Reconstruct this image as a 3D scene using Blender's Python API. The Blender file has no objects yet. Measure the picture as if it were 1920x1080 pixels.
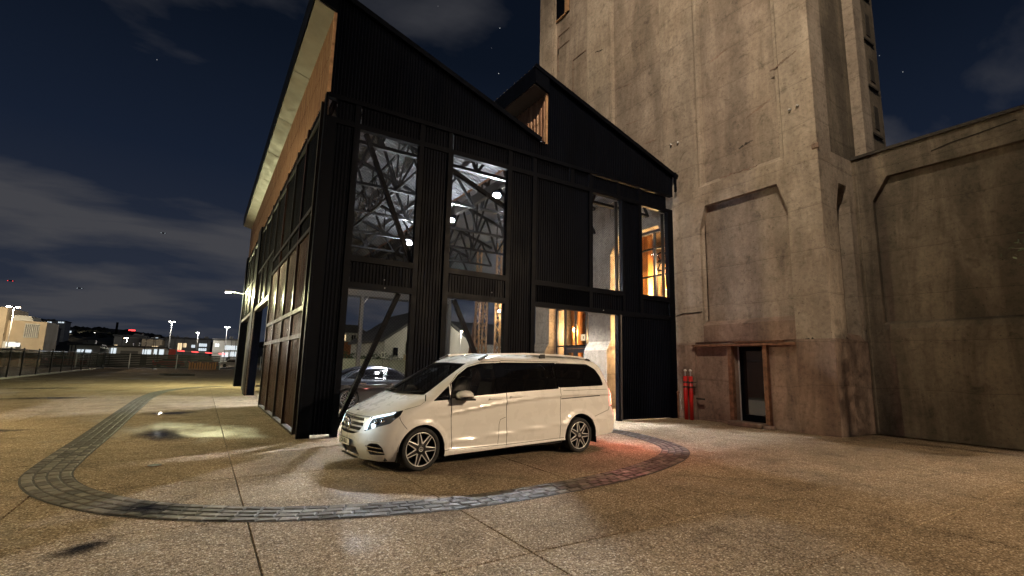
import bpy, bmesh, math, random
from mathutils import Vector, Matrix
from mathutils.geometry import delaunay_2d_cdt
random.seed(11)
SC = bpy.context.scene
COL = SC.collection
R = math.radians

# ------------------------------------------------------------------ camera
cam_data = bpy.data.cameras.new('camera')
cam_data.sensor_width = 36.0
cam_data.lens = 36.0 * 913.7 / 1920.0
cam_data.clip_start = 0.05
cam_data.clip_end = 6000
cam = bpy.data.objects.new('camera', cam_data)
COL.objects.link(cam)
yaw, pitch, roll = R(32.021), R(9.006), R(-1.338)
fwd = Vector((math.sin(yaw) * math.cos(pitch), math.cos(yaw) * math.cos(pitch), math.sin(pitch)))
r0 = Vector((math.cos(yaw), -math.sin(yaw), 0)); d0 = fwd.cross(r0)
rgt = math.cos(roll) * r0 + math.sin(roll) * d0
dwn = -math.sin(roll) * r0 + math.cos(roll) * d0
mw = Matrix.Identity(4)
for i in range(3):
    mw[i][0], mw[i][1], mw[i][2] = rgt[i], -dwn[i], -fwd[i]
mw[0][3], mw[1][3], mw[2][3] = -1.824, -10.967, 1.577
cam.matrix_world = mw
SC.camera = cam

# ------------------------------------------------------------------ night sky
world = bpy.data.worlds.new('World'); SC.world = world; world.use_nodes = True
wn = world.node_tree.nodes; wl = world.node_tree.links
wn.clear()
def W(t, **k):
    n = wn.new(t)
    for a, b in k.items(): setattr(n, a, b)
    return n
def wmath(op, a, b=None, clamp=False):
    n = W('ShaderNodeMath', operation=op, use_clamp=clamp)
    for i, v in enumerate((a, b)):
        if v is None: continue
        if isinstance(v, (int, float)): n.inputs[i].default_value = v
        else: wl.new(v, n.inputs[i])
    return n.outputs[0]
def wramp(fac, stops):
    n = W('ShaderNodeValToRGB'); e = n.color_ramp.elements
    while len(e) < len(stops): e.new(0.5)
    for k, (p, c) in enumerate(stops): e[k].position = p; e[k].color = (*c, 1)
    wl.new(fac, n.inputs[0]); return n.outputs[0]
wtc = W('ShaderNodeTexCoord'); wsep = W('ShaderNodeSeparateXYZ'); wl.new(wtc.outputs['Generated'], wsep.inputs[0])
elev = wmath('MAXIMUM', wsep.outputs[2], 0.0)
base_sky = wramp(elev, [(0.0, (0.020, 0.025, 0.039)), (0.16, (0.016, 0.021, 0.035)), (0.34, (0.0065, 0.011, 0.0235)), (0.55, (0.0027, 0.005, 0.0108)), (1.0, (0.0014, 0.0024, 0.006))])
den = wmath('ADD', elev, 0.22)
wcomb = W('ShaderNodeCombineXYZ')
wl.new(wmath('DIVIDE', wsep.outputs[0], den), wcomb.inputs[0]); wl.new(wmath('DIVIDE', wsep.outputs[1], den), wcomb.inputs[1])
wmap = W('ShaderNodeMapping'); wmap.inputs['Location'].default_value = (3.1, 0.9, 0.0); wmap.inputs['Rotation'].default_value = (0, 0, 0.5); wmap.inputs['Scale'].default_value = (0.75, 1.35, 1)
wl.new(wcomb.outputs[0], wmap.inputs[0])
wno = W('ShaderNodeTexNoise'); wno.inputs['Scale'].default_value = 1.25; wno.inputs['Detail'].default_value = 7; wno.inputs['Roughness'].default_value = 0.52; wno.inputs['Distortion'].default_value = 0.25
wl.new(wmap.outputs[0], wno.inputs['Vector'])
cover = wramp(elev, [(0.0, (0.02,) * 3), (0.12, (0.11,) * 3), (0.24, (0.12,) * 3), (0.34, (0.055,) * 3), (0.6, (0.045,) * 3), (0.9, (0.02,) * 3)])
cl = W('ShaderNodeMapRange'); cl.inputs['From Min'].default_value = 0.545; cl.inputs['From Max'].default_value = 0.68
wl.new(wmath('ADD', wno.outputs['Fac'], cover), cl.inputs['Value'])
cmix = W('ShaderNodeMixRGB'); cmix.inputs[2].default_value = (0.050, 0.050, 0.056, 1)
wl.new(wmath('MULTIPLY', cl.outputs[0], 0.85), cmix.inputs[0]); wl.new(base_sky, cmix.inputs[1])
# stars
wvo = W('ShaderNodeTexVoronoi', feature='F1'); wvo.inputs['Scale'].default_value = 48
wl.new(wtc.outputs['Generated'], wvo.inputs['Vector'])
vsep = W('ShaderNodeSeparateColor'); wl.new(wvo.outputs['Color'], vsep.inputs[0])
star = wmath('MULTIPLY', wmath('LESS_THAN', wvo.outputs['Distance'], 0.032), wmath('POWER', vsep.outputs[0], 7.0))
star = wmath('MULTIPLY', star, wmath('SUBTRACT', 1.0, cl.outputs[0], True))
star = wmath('MULTIPLY', star, wmath('MULTIPLY', wmath('SUBTRACT', wsep.outputs[2], 0.08, True), 1.5))
sadd = W('ShaderNodeMixRGB', blend_type='ADD'); sadd.inputs[0].default_value = 1
wl.new(cmix.outputs[0], sadd.inputs[1]); wl.new(star, sadd.inputs[2])
# faint physical twilight on top of it
wsk = W('ShaderNodeTexSky', sky_type='NISHITA'); wsk.sun_disc = False; wsk.sun_elevation = R(-4.0); wsk.sun_rotation = R(200)
skm = W('ShaderNodeMixRGB', blend_type='ADD'); skm.inputs[0].default_value = 0.02
wl.new(sadd.outputs[0], skm.inputs[1]); wl.new(wsk.outputs[0], skm.inputs[2])
wbg = W('ShaderNodeBackground'); wbg.inputs['Strength'].default_value = 1.2
wl.new(skm.outputs[0], wbg.inputs[0])
wout = W('ShaderNodeOutputWorld'); wl.new(wbg.outputs[0], wout.inputs[0])

# ------------------------------------------------------------------ moon (the one sun lamp, very dim) and exposure
sd = bpy.data.lights.new('moon', 'SUN'); sd.energy = 0.015; sd.angle = R(3); sd.color = (0.75, 0.85, 1.0)
so = bpy.data.objects.new('moon', sd); COL.objects.link(so); so.rotation_euler = (R(55), 0, R(-40)); so['kind'] = 'helper'
SC.view_settings.view_transform = 'Standard'; SC.view_settings.look = 'None'
SC.view_settings.exposure = 0.0; SC.view_settings.gamma = 1.0; SC.view_settings.use_curve_mapping = False
SC.cycles.use_denoising = True
SC.cycles.max_bounces = 6; SC.cycles.diffuse_bounces = 3; SC.cycles.glossy_bounces = 3; SC.cycles.transmission_bounces = 4; SC.cycles.transparent_max_bounces = 12
SC.cycles.sample_clamp_indirect = 4.0; SC.cycles.caustics_reflective = False; SC.cycles.caustics_refractive = False

def lamp(name, kind, loc, power, color, radius=0.1, aim=None, cone=None, blend=0.5, parent=None):
    d = bpy.data.lights.new(name, kind); d.energy = power; d.color = color; d.shadow_soft_size = radius
    o = bpy.data.objects.new(name, d); COL.objects.link(o); o.location = loc
    if aim is not None:
        o.rotation_euler = (Vector(aim) - Vector(loc)).to_track_quat('-Z', 'Y').to_euler()
    if cone: d.spot_size = R(cone); d.spot_blend = blend
    if parent is not None:
        o.parent = parent; o.location = Vector(loc) - parent.location
    return o

FLOOD_W, WALL_W, TOWER_W, YARD_W, WARM_K, TAIL_W, DRL_W, LEFT_W = 6600.0, 3200.0, 50000.0, 19500.0, 3.2, 85.0, 2.0, 6200.0

# ------------------------------------------------------------------ materials
MATS = {}
class NT:
    def __init__(s, name):
        s.m = bpy.data.materials.new(name); s.m.use_nodes = True
        s.t = s.m.node_tree; s.t.nodes.clear()
        s.out = s.n('ShaderNodeOutputMaterial')
        s.b = s.n('ShaderNodeBsdfPrincipled'); s.l(s.b.outputs[0], s.out.inputs['Surface'])
        s.geo = s.n('ShaderNodeNewGeometry'); s.pos = s.geo.outputs['Position']
        MATS[name] = s.m
    def n(s, t, **k):
        x = s.t.nodes.new(t)
        for a, b in k.items(): setattr(x, a, b)
        return x
    def l(s, a, b): s.t.links.new(a, b)
    def val(s, sock, v):
        if hasattr(v, 'is_linked') or hasattr(v, 'links'): s.l(v, sock)
        elif isinstance(v, (tuple, list)) and len(v) == 3 and sock.type == 'RGBA': sock.default_value = (*v, 1)
        else: sock.default_value = v
    def math(s, op, a, b=0.0, clamp=False):
        x = s.n('ShaderNodeMath', operation=op, use_clamp=clamp); s.val(x.inputs[0], a); s.val(x.inputs[1], b); return x.outputs[0]
    def vec(s, scale=(1, 1, 1), loc=(0, 0, 0), src=None):
        x = s.n('ShaderNodeMapping'); x.inputs['Scale'].default_value = scale; x.inputs['Location'].default_value = loc
        s.l(src or s.pos, x.inputs[0]); return x.outputs[0]
    def noise(s, scale, detail=4, rough=0.55, vec=None, dist=0.0):
        x = s.n('ShaderNodeTexNoise'); x.inputs['Scale'].default_value = scale; x.inputs['Detail'].default_value = detail
        x.inputs['Roughness'].default_value = rough; x.inputs['Distortion'].default_value = dist
        s.l(vec or s.pos, x.inputs['Vector']); return x.outputs['Fac']
    def voro(s, scale, vec=None, feature='F1'):
        x = s.n('ShaderNodeTexVoronoi', feature=feature); x.inputs['Scale'].default_value = scale
        s.l(vec or s.pos, x.inputs['Vector']); return x
    def ramp(s, fac, stops):
        x = s.n('ShaderNodeValToRGB'); e = x.color_ramp.elements
        while len(e) < len(stops): e.new(0.5)
        for k, (p, c) in enumerate(stops):
            e[k].position = p; e[k].color = (*c, 1) if isinstance(c, (tuple, list)) else (c, c, c, 1)
        s.l(fac, x.inputs[0]); return x.outputs[0]
    def rng(s, v, a, b, c=0.0, d=1.0):
        x = s.n('ShaderNodeMapRange'); s.val(x.inputs['Value'], v)
        for k, q in zip(('From Min', 'From Max', 'To Min', 'To Max'), (a, b, c, d)): x.inputs[k].default_value = q
        return x.outputs[0]
    def mix(s, fac, a, b, mode='MIX'):
        x = s.n('ShaderNodeMixRGB', blend_type=mode); s.val(x.inputs[0], fac); s.val(x.inputs[1], a); s.val(x.inputs[2], b); return x.outputs[0]
    def bump(s, h, strength=0.3, dist=0.01, normal=None):
        x = s.n('ShaderNodeBump'); x.inputs['Strength'].default_value = strength; x.inputs['Distance'].default_value = dist
        s.l(h, x.inputs['Height'])
        if normal is not None: s.l(normal, x.inputs['Normal'])
        return x.outputs[0]
    def set(s, color=None, rough=None, metal=None, normal=None, **k):
        if color is not None: s.val(s.b.inputs['Base Color'], color)
        if rough is not None: s.val(s.b.inputs['Roughness'], rough)
        if metal is not None: s.val(s.b.inputs['Metallic'], metal)
        if normal is not None: s.l(normal, s.b.inputs['Normal'])
        for a, v in k.items(): s.val(s.b.inputs[a.replace('_', ' ')], v)
        return s

def plain(name, color, rough=0.5, metal=0.0, var=0.18, scale=3.0, bump=0.0, bscale=40, **k):
    t = NT(name)
    n = t.noise(scale, 5)
    c = t.mix(1.0, color, t.ramp(n, [(0.25, 1 - var), (0.75, 1 + var)]), 'MULTIPLY')
    r = t.rng(t.noise(scale * 2.3, 4), 0.3, 0.7, max(0.02, rough * 0.8), min(1, rough * 1.2))
    t.set(c, r, metal, **k)
    if bump: t.b.inputs['Normal'].default_value = (0, 0, 0); t.set(normal=t.bump(t.noise(bscale, 4), bump, 0.01))
    return t.m
def emit(name, color, strength):
    t = NT(name); t.set((0.8, 0.8, 0.8), 0.4, Emission_Color=color, Emission_Strength=strength); return t.m

# paving: exposed aggregate concrete with damp areas
t = NT('aggregate')
v1 = t.voro(66); v2 = t.voro(140)
peb = t.ramp(t.n('ShaderNodeSeparateColor').outputs[0], [(0, 0.5), (1, 0.5)])
sepn = t.n('ShaderNodeSeparateColor'); t.l(v1.outputs['Color'], sepn.inputs[0])
peb = t.ramp(sepn.outputs[0], [(0.0, (0.17, 0.122, 0.080)), (0.35, (0.29, 0.22, 0.145)), (0.7, (0.39, 0.30, 0.205)), (0.92, (0.52, 0.415, 0.30)), (1.0, (0.72, 0.61, 0.48))])
sep2 = t.n('ShaderNodeSeparateColor'); t.l(v2.outputs['Color'], sep2.inputs[0])
peb = t.mix(0.8, peb, t.ramp(sep2.outputs[1], [(0, 0.5), (1, 1.45)]), 'MULTIPLY')
edge = t.ramp(v1.outputs['Distance'], [(0.3, 1.0), (0.68, 0.55)])
peb = t.mix(0.8, peb, edge, 'MULTIPLY')
tone = t.ramp(t.noise(0.45, 6, 0.6), [(0.3, 0.68), (0.5, 0.95), (0.7, 1.12)])
peb = t.mix(1.0, peb, tone, 'MULTIPLY')
streak = t.ramp(t.noise(1.6, 5, 0.65, dist=0.8), [(0.36, 0.62), (0.5, 1.0)])
peb = t.mix(0.7, peb, streak, 'MULTIPLY')
sx = t.n('ShaderNodeSeparateXYZ'); t.l(t.pos, sx.inputs[0])
damp = t.math('ADD', t.noise(0.33, 4, 0.6, t.vec((1, 0.55, 1), (4.2, 1.7, 0))), t.rng(sx.outputs[0], -4.0, 1.0, -0.02, -0.14))
cx_ = t.n('ShaderNodeVectorMath', operation='DISTANCE'); t.l(t.vec((1, 0.6, 1)), cx_.inputs[0]); cx_.inputs[1].default_value = (-1.6, 1.5, 0)
wet = t.math('ADD', t.rng(cx_.outputs['Value'], 0.6, 2.4, 0.16, 0.0), t.math('MULTIPLY', t.math('SUBTRACT', t.noise(1.3, 5, 0.65), 0.5), 0.25))
damp = t.rng(t.math('ADD', damp, t.math('MAXIMUM', wet, 0.0)), 0.52, 0.64)
peb = t.mix(t.math('MULTIPLY', damp, 0.45), peb, t.mix(1.0, peb, (0.45, 0.42, 0.38), 'MULTIPLY'))
ht = t.math('ADD', t.math('MULTIPLY', v1.outputs['Distance'], -1.0), t.math('MULTIPLY', t.noise(14, 5), 0.2))
t.set(peb, t.math('SUBTRACT', 0.88, t.math('MULTIPLY', damp, 0.42)), normal=t.bump(ht, 0.5, 0.010), Specular_IOR_Level=t.rng(damp, 0, 1, 0.04, 0.5))

t = NT('cobble')
oi = t.n('ShaderNodeObjectInfo')
c = t.ramp(oi.outputs['Random'], [(0, (0.042, 0.035, 0.028)), (0.5, (0.085, 0.072, 0.058)), (1, (0.16, 0.138, 0.112))])
c = t.mix(0.8, c, t.ramp(t.noise(25, 5), [(0.3, 0.6), (0.7, 1.2)]), 'MULTIPLY')
t.set(c, t.rng(t.noise(9, 4), 0.3, 0.7, 0.5, 0.75), normal=t.bump(t.noise(60, 5), 0.5, 0.006), Specular_IOR_Level=0.25)
plain('bed', (0.028, 0.024, 0.02), 0.8, 0, 0.3, 8, 0.4, 60)
plain('soil', (0.05, 0.045, 0.035), 0.9, 0, 0.4, 0.3, 0.4, 4)
plain('asphalt', (0.045, 0.045, 0.048), 0.75, 0, 0.3, 0.4, 0.3, 50)
t = NT('puddle'); t.set((0.014, 0.012, 0.009), 0.05, IOR=1.33, normal=t.bump(t.noise(3, 2), 0.03, 0.01))
at = t.n('ShaderNodeAttribute', attribute_name='edge'); fac = t.math('ADD', at.outputs['Fac'], t.math('MULTIPLY', t.math('SUBTRACT', t.noise(7.0, 5, 0.65), 0.5), 0.9))
fac = t.math('MULTIPLY', t.rng(fac, 0.12, 0.85), 0.85)
trn = t.n('ShaderNodeBsdfTransparent'); mxs = t.n('ShaderNodeMixShader'); t.l(fac, mxs.inputs[0]); t.l(trn.outputs[0], mxs.inputs[1]); t.l(t.b.outputs[0], mxs.inputs[2]); t.l(mxs.outputs[0], t.out.inputs['Surface'])

# steel cladding
t = NT('black_sheet')
c = t.mix(1.0, (0.0016, 0.0024, 0.0052), t.ramp(t.noise(1.1, 6, 0.6, t.vec((1, 1, 0.25))), [(0.3, 0.65), (0.7, 1.4)]), 'MULTIPLY')
t.set(c, t.rng(t.noise(2.5, 5, 0.6, t.vec((1, 1, 0.3))), 0.3, 0.7, 0.36, 0.58), 0.0, normal=t.bump(t.noise(3.0, 3), 0.12, 0.02), Specular_IOR_Level=0.05)
t = NT('brown_sheet')
g = t.noise(3.0, 6, 0.65, t.vec((1, 5.0, 0.14)))
c = t.ramp(g, [(0.3, (0.016, 0.010, 0.008)), (0.52, (0.042, 0.021, 0.014)), (0.75, (0.11, 0.042, 0.022))])
sx = t.n('ShaderNodeSeparateXYZ'); t.l(t.pos, sx.inputs[0])
t.set(c, t.rng(t.noise(6, 4, 0.6, t.vec((1, 4, 0.2))), 0.3, 0.7, 0.22, 0.42), 0.0, normal=t.bump(g, 0.25, 0.01))
t = NT('rust_band')
g = t.noise(2.2, 6, 0.62, t.vec((1, 3.0, 0.22)))
c = t.ramp(g, [(0.28, (0.13, 0.06, 0.035)), (0.45, (0.24, 0.13, 0.078)), (0.58, (0.31, 0.19, 0.12)), (0.74, (0.40, 0.27, 0.18))])
t.set(c, t.rng(t.noise(5, 4), 0.3, 0.7, 0.32, 0.55), 0.35, normal=t.bump(g, 0.15, 0.01))
plain('galv_soffit', (0.17, 0.15, 0.12), 0.6, 0.0, 0.22, 1.5, 0.12, 6)
plain('deck', (0.17, 0.175, 0.19), 0.5, 0.1, 0.3, 1.2, 0.1, 10)
plain('truss_steel', (0.010, 0.0105, 0.012), 0.55, 0.0, 0.3, 3, Specular_IOR_Level=0.2)
plain('frame_steel', (0.0018, 0.0026, 0.0052), 0.45, 0.0, 0.3, 2, 0.06, 8, Specular_IOR_Level=0.06)
plain('rail_steel', (0.022, 0.020, 0.019), 0.42, 0.1, 0.25, 2)
plain('light_steel', (0.42, 0.42, 0.43), 0.4, 0.4, 0.2, 3)
plain('wire', (0.008, 0.008, 0.009), 0.6, 0.0, 0.1, 3, Specular_IOR_Level=0.15)
plain('rusty', (0.17, 0.085, 0.05), 0.8, 0.1, 0.65, 7, 0.6, 40)
plain('rust_light', (0.40, 0.24, 0.13), 0.7, 0.1, 0.5, 7, 0.4, 50)
# concrete
def concrete(name, a, b, c3, stain):
    t = NT(name)
    g = t.noise(0.8, 7, 0.62)
    c = t.ramp(g, [(0.3, a), (0.5, b), (0.72, c3)])
    st = t.ramp(t.noise(0.9, 7, 0.66, t.vec((1.3, 1.3, 0.22)), 0.5), [(0.30, stain * 0.75), (0.44, stain), (0.58, 1.0), (0.8, 1.12)])
    c = t.mix(0.75, c, st, 'MULTIPLY')
    blot = t.ramp(t.noise(2.7, 6, 0.7, dist=0.6), [(0.30, 0.5), (0.40, 0.85), (0.46, 1.0), (0.70, 1.0), (0.80, 1.22)])
    c = t.mix(0.9, c, blot, 'MULTIPLY')
    c = t.mix(0.9, c, t.ramp(t.noise(9, 9, 0.8), [(0.36, 0.62), (0.47, 0.95), (0.55, 1.05), (0.66, 1.22)]), 'MULTIPLY')
    pv = t.voro(7.0); pit = t.rng(pv.outputs['Distance'], 0.05, 0.16)
    keep = t.rng(t.noise(1.3, 3), 0.45, 0.52)
    pit = t.math('ADD', pit, t.math('SUBTRACT', 1.0, keep), True)
    c = t.mix(0.75, c, t.ramp(pit, [(0, 0.25), (1, 1)]), 'MULTIPLY')
    lifts = t.n('ShaderNodeTexWave', wave_type='BANDS', bands_direction='Z', wave_profile='SAW'); lifts.inputs['Scale'].default_value = 0.26; lifts.inputs['Distortion'].default_value = 1.2; lifts.inputs['Detail'].default_value = 4; lifts.inputs['Detail Scale'].default_value = 1.5
    t.l(t.pos, lifts.inputs['Vector'])
    h = t.math('ADD', t.math('MULTIPLY', pit, 0.35), t.math('ADD', t.math('ADD', t.math('MULTIPLY', t.noise(5, 8, 0.7), 0.9), t.math('MULTIPLY', t.noise(38, 4, 0.7), 0.22)), t.math('MULTIPLY', t.rng(lifts.outputs['Fac'], 0.0, 0.06), 0.30)))
    c = t.mix(0.75, c, t.rng(lifts.outputs['Fac'], 0.0, 0.022, 0.45, 1.0), 'MULTIPLY')
    t.set(c, 0.85, normal=t.bump(h, 0.75, 0.035)); return t.m
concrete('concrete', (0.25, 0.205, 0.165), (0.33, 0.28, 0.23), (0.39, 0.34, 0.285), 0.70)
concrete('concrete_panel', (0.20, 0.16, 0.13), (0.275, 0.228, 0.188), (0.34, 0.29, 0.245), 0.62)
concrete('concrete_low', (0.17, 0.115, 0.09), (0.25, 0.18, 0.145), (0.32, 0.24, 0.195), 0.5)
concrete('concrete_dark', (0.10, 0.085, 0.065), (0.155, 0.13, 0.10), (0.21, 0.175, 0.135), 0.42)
# glass
def pane(name, tint, mixf):
    t = NT(name); t.set(tint, 0.02, Specular_IOR_Level=0.6)
    tr = t.n('ShaderNodeBsdfTransparent'); mx = t.n('ShaderNodeMixShader'); mx.inputs[0].default_value = mixf
    t.l(tr.outputs[0], mx.inputs[1]); t.l(t.b.outputs[0], mx.inputs[2]); t.l(mx.outputs[0], t.out.inputs['Surface']); return t.m
pane('clear_pane', (0.02, 0.02, 0.02), 0.15)
pane('tint_glass', (0.006, 0.006, 0.007), 0.62)
pane('privacy_glass', (0.004, 0.004, 0.005), 0.84)
pane('fence_screen', (0.018, 0.02, 0.022), 0.62)
t = NT('dark_glass'); t.set((0.004, 0.004, 0.005), 0.03, Specular_IOR_Level=0.5)
t = NT('timber')
g = t.noise(2.0, 6, 0.6, t.vec((6, 6, 0.5)))
t.set(t.ramp(g, [(0.3, (0.26, 0.11, 0.035)), (0.7, (0.50, 0.25, 0.09))]), 0.5, normal=t.bump(g, 0.2, 0.01))
plain('plaster_in', (0.45, 0.33, 0.2), 0.8, 0, 0.2, 1)
plain('red_paint', (0.45, 0.012, 0.01), 0.35, 0, 0.2, 6)
plain('cap_white', (0.6, 0.58, 0.55), 0.4)
plain('slate_frame', (0.035, 0.045, 0.065), 0.4, 0, 0.15)
plain('bark', (0.05, 0.04, 0.03), 0.9, 0, 0.4, 12, 0.5, 30)
plain('leaf', (0.035, 0.055, 0.022), 0.6, 0, 0.4, 5)
plain('hedge_leaf', (0.045, 0.075, 0.025), 0.6, 0, 0.5, 1.2)
plain('hill', (0.010, 0.014, 0.010), 0.95, 0, 0.4, 0.05)
plain('white_wall', (0.55, 0.54, 0.50), 0.8, 0, 0.2, 0.6)
plain('beige_wall', (0.48, 0.39, 0.28), 0.8, 0, 0.15, 0.8)
plain('grey_wall', (0.22, 0.215, 0.21), 0.8, 0, 0.2, 0.5)
plain('dark_roof', (0.07, 0.07, 0.075), 0.7, 0, 0.2, 0.7)
plain('orange_wall', (0.45, 0.17, 0.07), 0.8, 0, 0.2, 0.7)
emit('lit_warm', (1.0, 0.72, 0.38), 1.1); emit('lit_cool', (0.80, 0.92, 1.0), 0.9); emit('lit_red', (1.0, 0.05, 0.05), 3.0)
emit('flood_lens', (0.92, 0.96, 1.0), 120.0); emit('bulb_warm', (1.0, 0.70, 0.36), 60.0); emit('lamp_white', (1.0, 0.93, 0.8), 10.0); emit('lamp_amber', (1.0, 0.75, 0.45), 8.0)

# ------------------------------------------------------------------ mesh helpers
class MB:
    def __init__(s): s.v = []; s.f = []
    def add(s, vs, fs):
        o = len(s.v); s.v += [tuple(p) for p in vs]; s.f += [tuple(i + o for i in q) for q in fs]; return s
    def box(s, x0, x1, y0, y1, z0, z1):
        return s.add([(x0, y0, z0), (x1, y0, z0), (x1, y1, z0), (x0, y1, z0), (x0, y0, z1), (x1, y0, z1), (x1, y1, z1), (x0, y1, z1)],
                     [(0, 3, 2, 1), (4, 5, 6, 7), (0, 1, 5, 4), (1, 2, 6, 5), (2, 3, 7, 6), (3, 0, 4, 7)])
    def prism(s, poly, axis, a, b):
        n = len(poly)
        def P(p, c): return (c, p[0], p[1]) if axis == 'x' else (p[0], c, p[1]) if axis == 'y' else (p[0], p[1], c)
        return s.add([P(p, a) for p in poly] + [P(p, b) for p in poly],
                     [tuple(range(n))[::-1], tuple(range(n, 2 * n))] + [(i, (i + 1) % n, n + (i + 1) % n, n + i) for i in range(n)])
    def bar(s, p0, p1, w, h=None, up=(0, 0, 1)):
        h = h or w; p0 = Vector(p0); p1 = Vector(p1); d = (p1 - p0).normalized(); up = Vector(up)
        if abs(d.dot(up)) > 0.98: up = Vector((1, 0, 0))
        a = d.cross(up).normalized() * (w / 2); b = a.cross(d).normalized() * (h / 2)
        vs = [p + x * a + y * b for p in (p0, p1) for x, y in ((-1, -1), (1, -1), (1, 1), (-1, 1))]
        return s.add(vs, [(0, 1, 2, 3), (7, 6, 5, 4), (0, 4, 5, 1), (1, 5, 6, 2), (2, 6, 7, 3), (3, 7, 4, 0)])
    def tube(s, p0, p1, r, n=10, r2=None):
        r2 = r if r2 is None else r2; p0 = Vector(p0); p1 = Vector(p1); d = (p1 - p0).normalized()
        up = Vector((0, 0, 1)) if abs(d.z) < 0.95 else Vector((1, 0, 0))
        a = d.cross(up).normalized(); b = a.cross(d)
        vs = [p0 + (a * math.cos(k * math.tau / n) + b * math.sin(k * math.tau / n)) * r for k in range(n)] + \
             [p1 + (a * math.cos(k * math.tau / n) + b * math.sin(k * math.tau / n)) * r2 for k in range(n)]
        return s.add(vs, [tuple(range(n)), tuple(range(2 * n - 1, n - 1, -1))] + [(k, n + k, n + (k + 1) % n, (k + 1) % n) for k in range(n)])
    def lathe(s, c, prof, axis='z', n=16, caps=True):
        c = Vector(c); vs = []
        for r, h in prof:
            for k in range(n):
                a = k * math.tau / n; q = (r * math.cos(a), r * math.sin(a))
                vs.append(c + (Vector((q[0], q[1], h)) if axis == 'z' else Vector((q[0], h, q[1])) if axis == 'y' else Vector((h, q[0], q[1]))))
        m = len(prof)
        fs = [(i * n + k, i * n + (k + 1) % n, (i + 1) * n + (k + 1) % n, (i + 1) * n + k) for i in range(m - 1) for k in range(n)]
        if caps: fs += [tuple(range(n))[::-1], tuple((m - 1) * n + k for k in range(n))]
        return s.add(vs, fs)
    def torus(s, c, R0, r, axis='x', n=24, m=8):
        c = Vector(c); vs = []
        for i in range(n):
            a = i * math.tau / n
            for j in range(m):
                b = j * math.tau / m; q = R0 + r * math.cos(b); u, w, h = q * math.cos(a), q * math.sin(a), r * math.sin(b)
                vs.append(c + (Vector((h, u, w)) if axis == 'x' else Vector((u, h, w)) if axis == 'y' else Vector((u, w, h))))
        return s.add(vs, [(i * m + j, i * m + (j + 1) % m, ((i + 1) % n) * m + (j + 1) % m, ((i + 1) % n) * m + j) for i in range(n) for j in range(m)])
    def corr(s, u0, u1, zb, zt, base, depth, pitch, plane='xz', flip=1):
        # trapezoid ribbed sheet standing in plane y=base (xz) or x=base (yz); zb / zt are functions of u
        prof = [(0.0, 0), (0.42, 0), (0.54, 1), (0.88, 1)]
        us = []; k = 0
        while True:
            done = False
            for f, d in prof:
                u = u0 + (k + f) * pitch
                if u >= u1: done = True; break
                us.append((u, d))
            if done: break
            k += 1
        us.append((u1, us[-1][1]))
        vs = []
        for u, d in us:
            o = base - flip * d * depth
            for z in (zb(u), zt(u)): vs.append((u, o, z) if plane == 'xz' else (o, u, z))
        return s.add(vs, [(2 * i, 2 * i + 2, 2 * i + 3, 2 * i + 1) for i in range(len(us) - 1)])
    def mesh(s, name, off=(0, 0, 0), bevel=0.0, recalc=True):
        me = bpy.data.meshes.new(name)
        ox, oy, oz = off
        me.from_pydata([(x - ox, y - oy, z - oz) for x, y, z in s.v], [], s.f)
        if recalc or bevel:
            bm = bmesh.new(); bm.from_mesh(me)
            if recalc: bmesh.ops.recalc_face_normals(bm, faces=bm.faces)
            if bevel: bmesh.ops.bevel(bm, geom=bm.edges[:], offset=bevel, segments=1, affect='EDGES', profile=0.7)
            bm.to_mesh(me); bm.free()
        return me
    def build(s, name, mat, parent=None, local=False, bevel=0.0, smooth=False, recalc=True):
        off = (0, 0, 0)
        if parent is not None and not local:
            off = Vector(parent.get('_o', (0, 0, 0)))
        me = s.mesh(name, off, bevel, recalc)
        return link(name, me, mat, parent, off, smooth)
def link(name, me, mat, parent=None, off=(0, 0, 0), smooth=False):
    if isinstance(mat, str): mat = MATS[mat]
    if not me.materials: me.materials.append(mat)
    if smooth: me.shade_smooth()
    o = bpy.data.objects.new(name, me); COL.objects.link(o)
    if parent is not None: o.parent = parent; o['_o'] = tuple(off)
    return o
def thing(name, label, cat, loc=(0, 0, 0), group=None, kind=None, rotz=0.0):
    o = bpy.data.objects.new(name, None); COL.objects.link(o); o.location = loc; o.rotation_euler = (0, 0, rotz); o.empty_display_size = 0.2
    o['_o'] = tuple(loc); o['label'] = label
    if cat: o['category'] = cat
    if group: o['group'] = group
    if kind: o['kind'] = kind
    return o
def tag(o, label, cat=None, group=None, kind=None):
    o['label'] = label
    if cat: o['category'] = cat
    if group: o['group'] = group
    if kind: o['kind'] = kind
    return o
def box(x0, x1, y0, y1, z0, z1): return MB().box(x0, x1, y0, y1, z0, z1)
K = lambda z: (lambda u: z)
# ================================================================== ground
gm = MB()
gx = [-900, -300, -120, -60, -30, -14, 0, 14, 30, 60, 120, 300, 900]
gy = [-300, -100, -40, -14, 0, 14, 30, 60, 120, 250, 500, 1500]
gv = [(x, y, -0.03) for y in gy for x in gx]
gm.add(gv, [(j * len(gx) + i, j * len(gx) + i + 1, (j + 1) * len(gx) + i + 1, (j + 1) * len(gx) + i) for j in range(len(gy) - 1) for i in range(len(gx) - 1)])
ground = gm.build('ground', 'aggregate', recalc=False); tag(ground, 'pale exposed aggregate concrete yard of sawn slabs', kind='structure')
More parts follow.
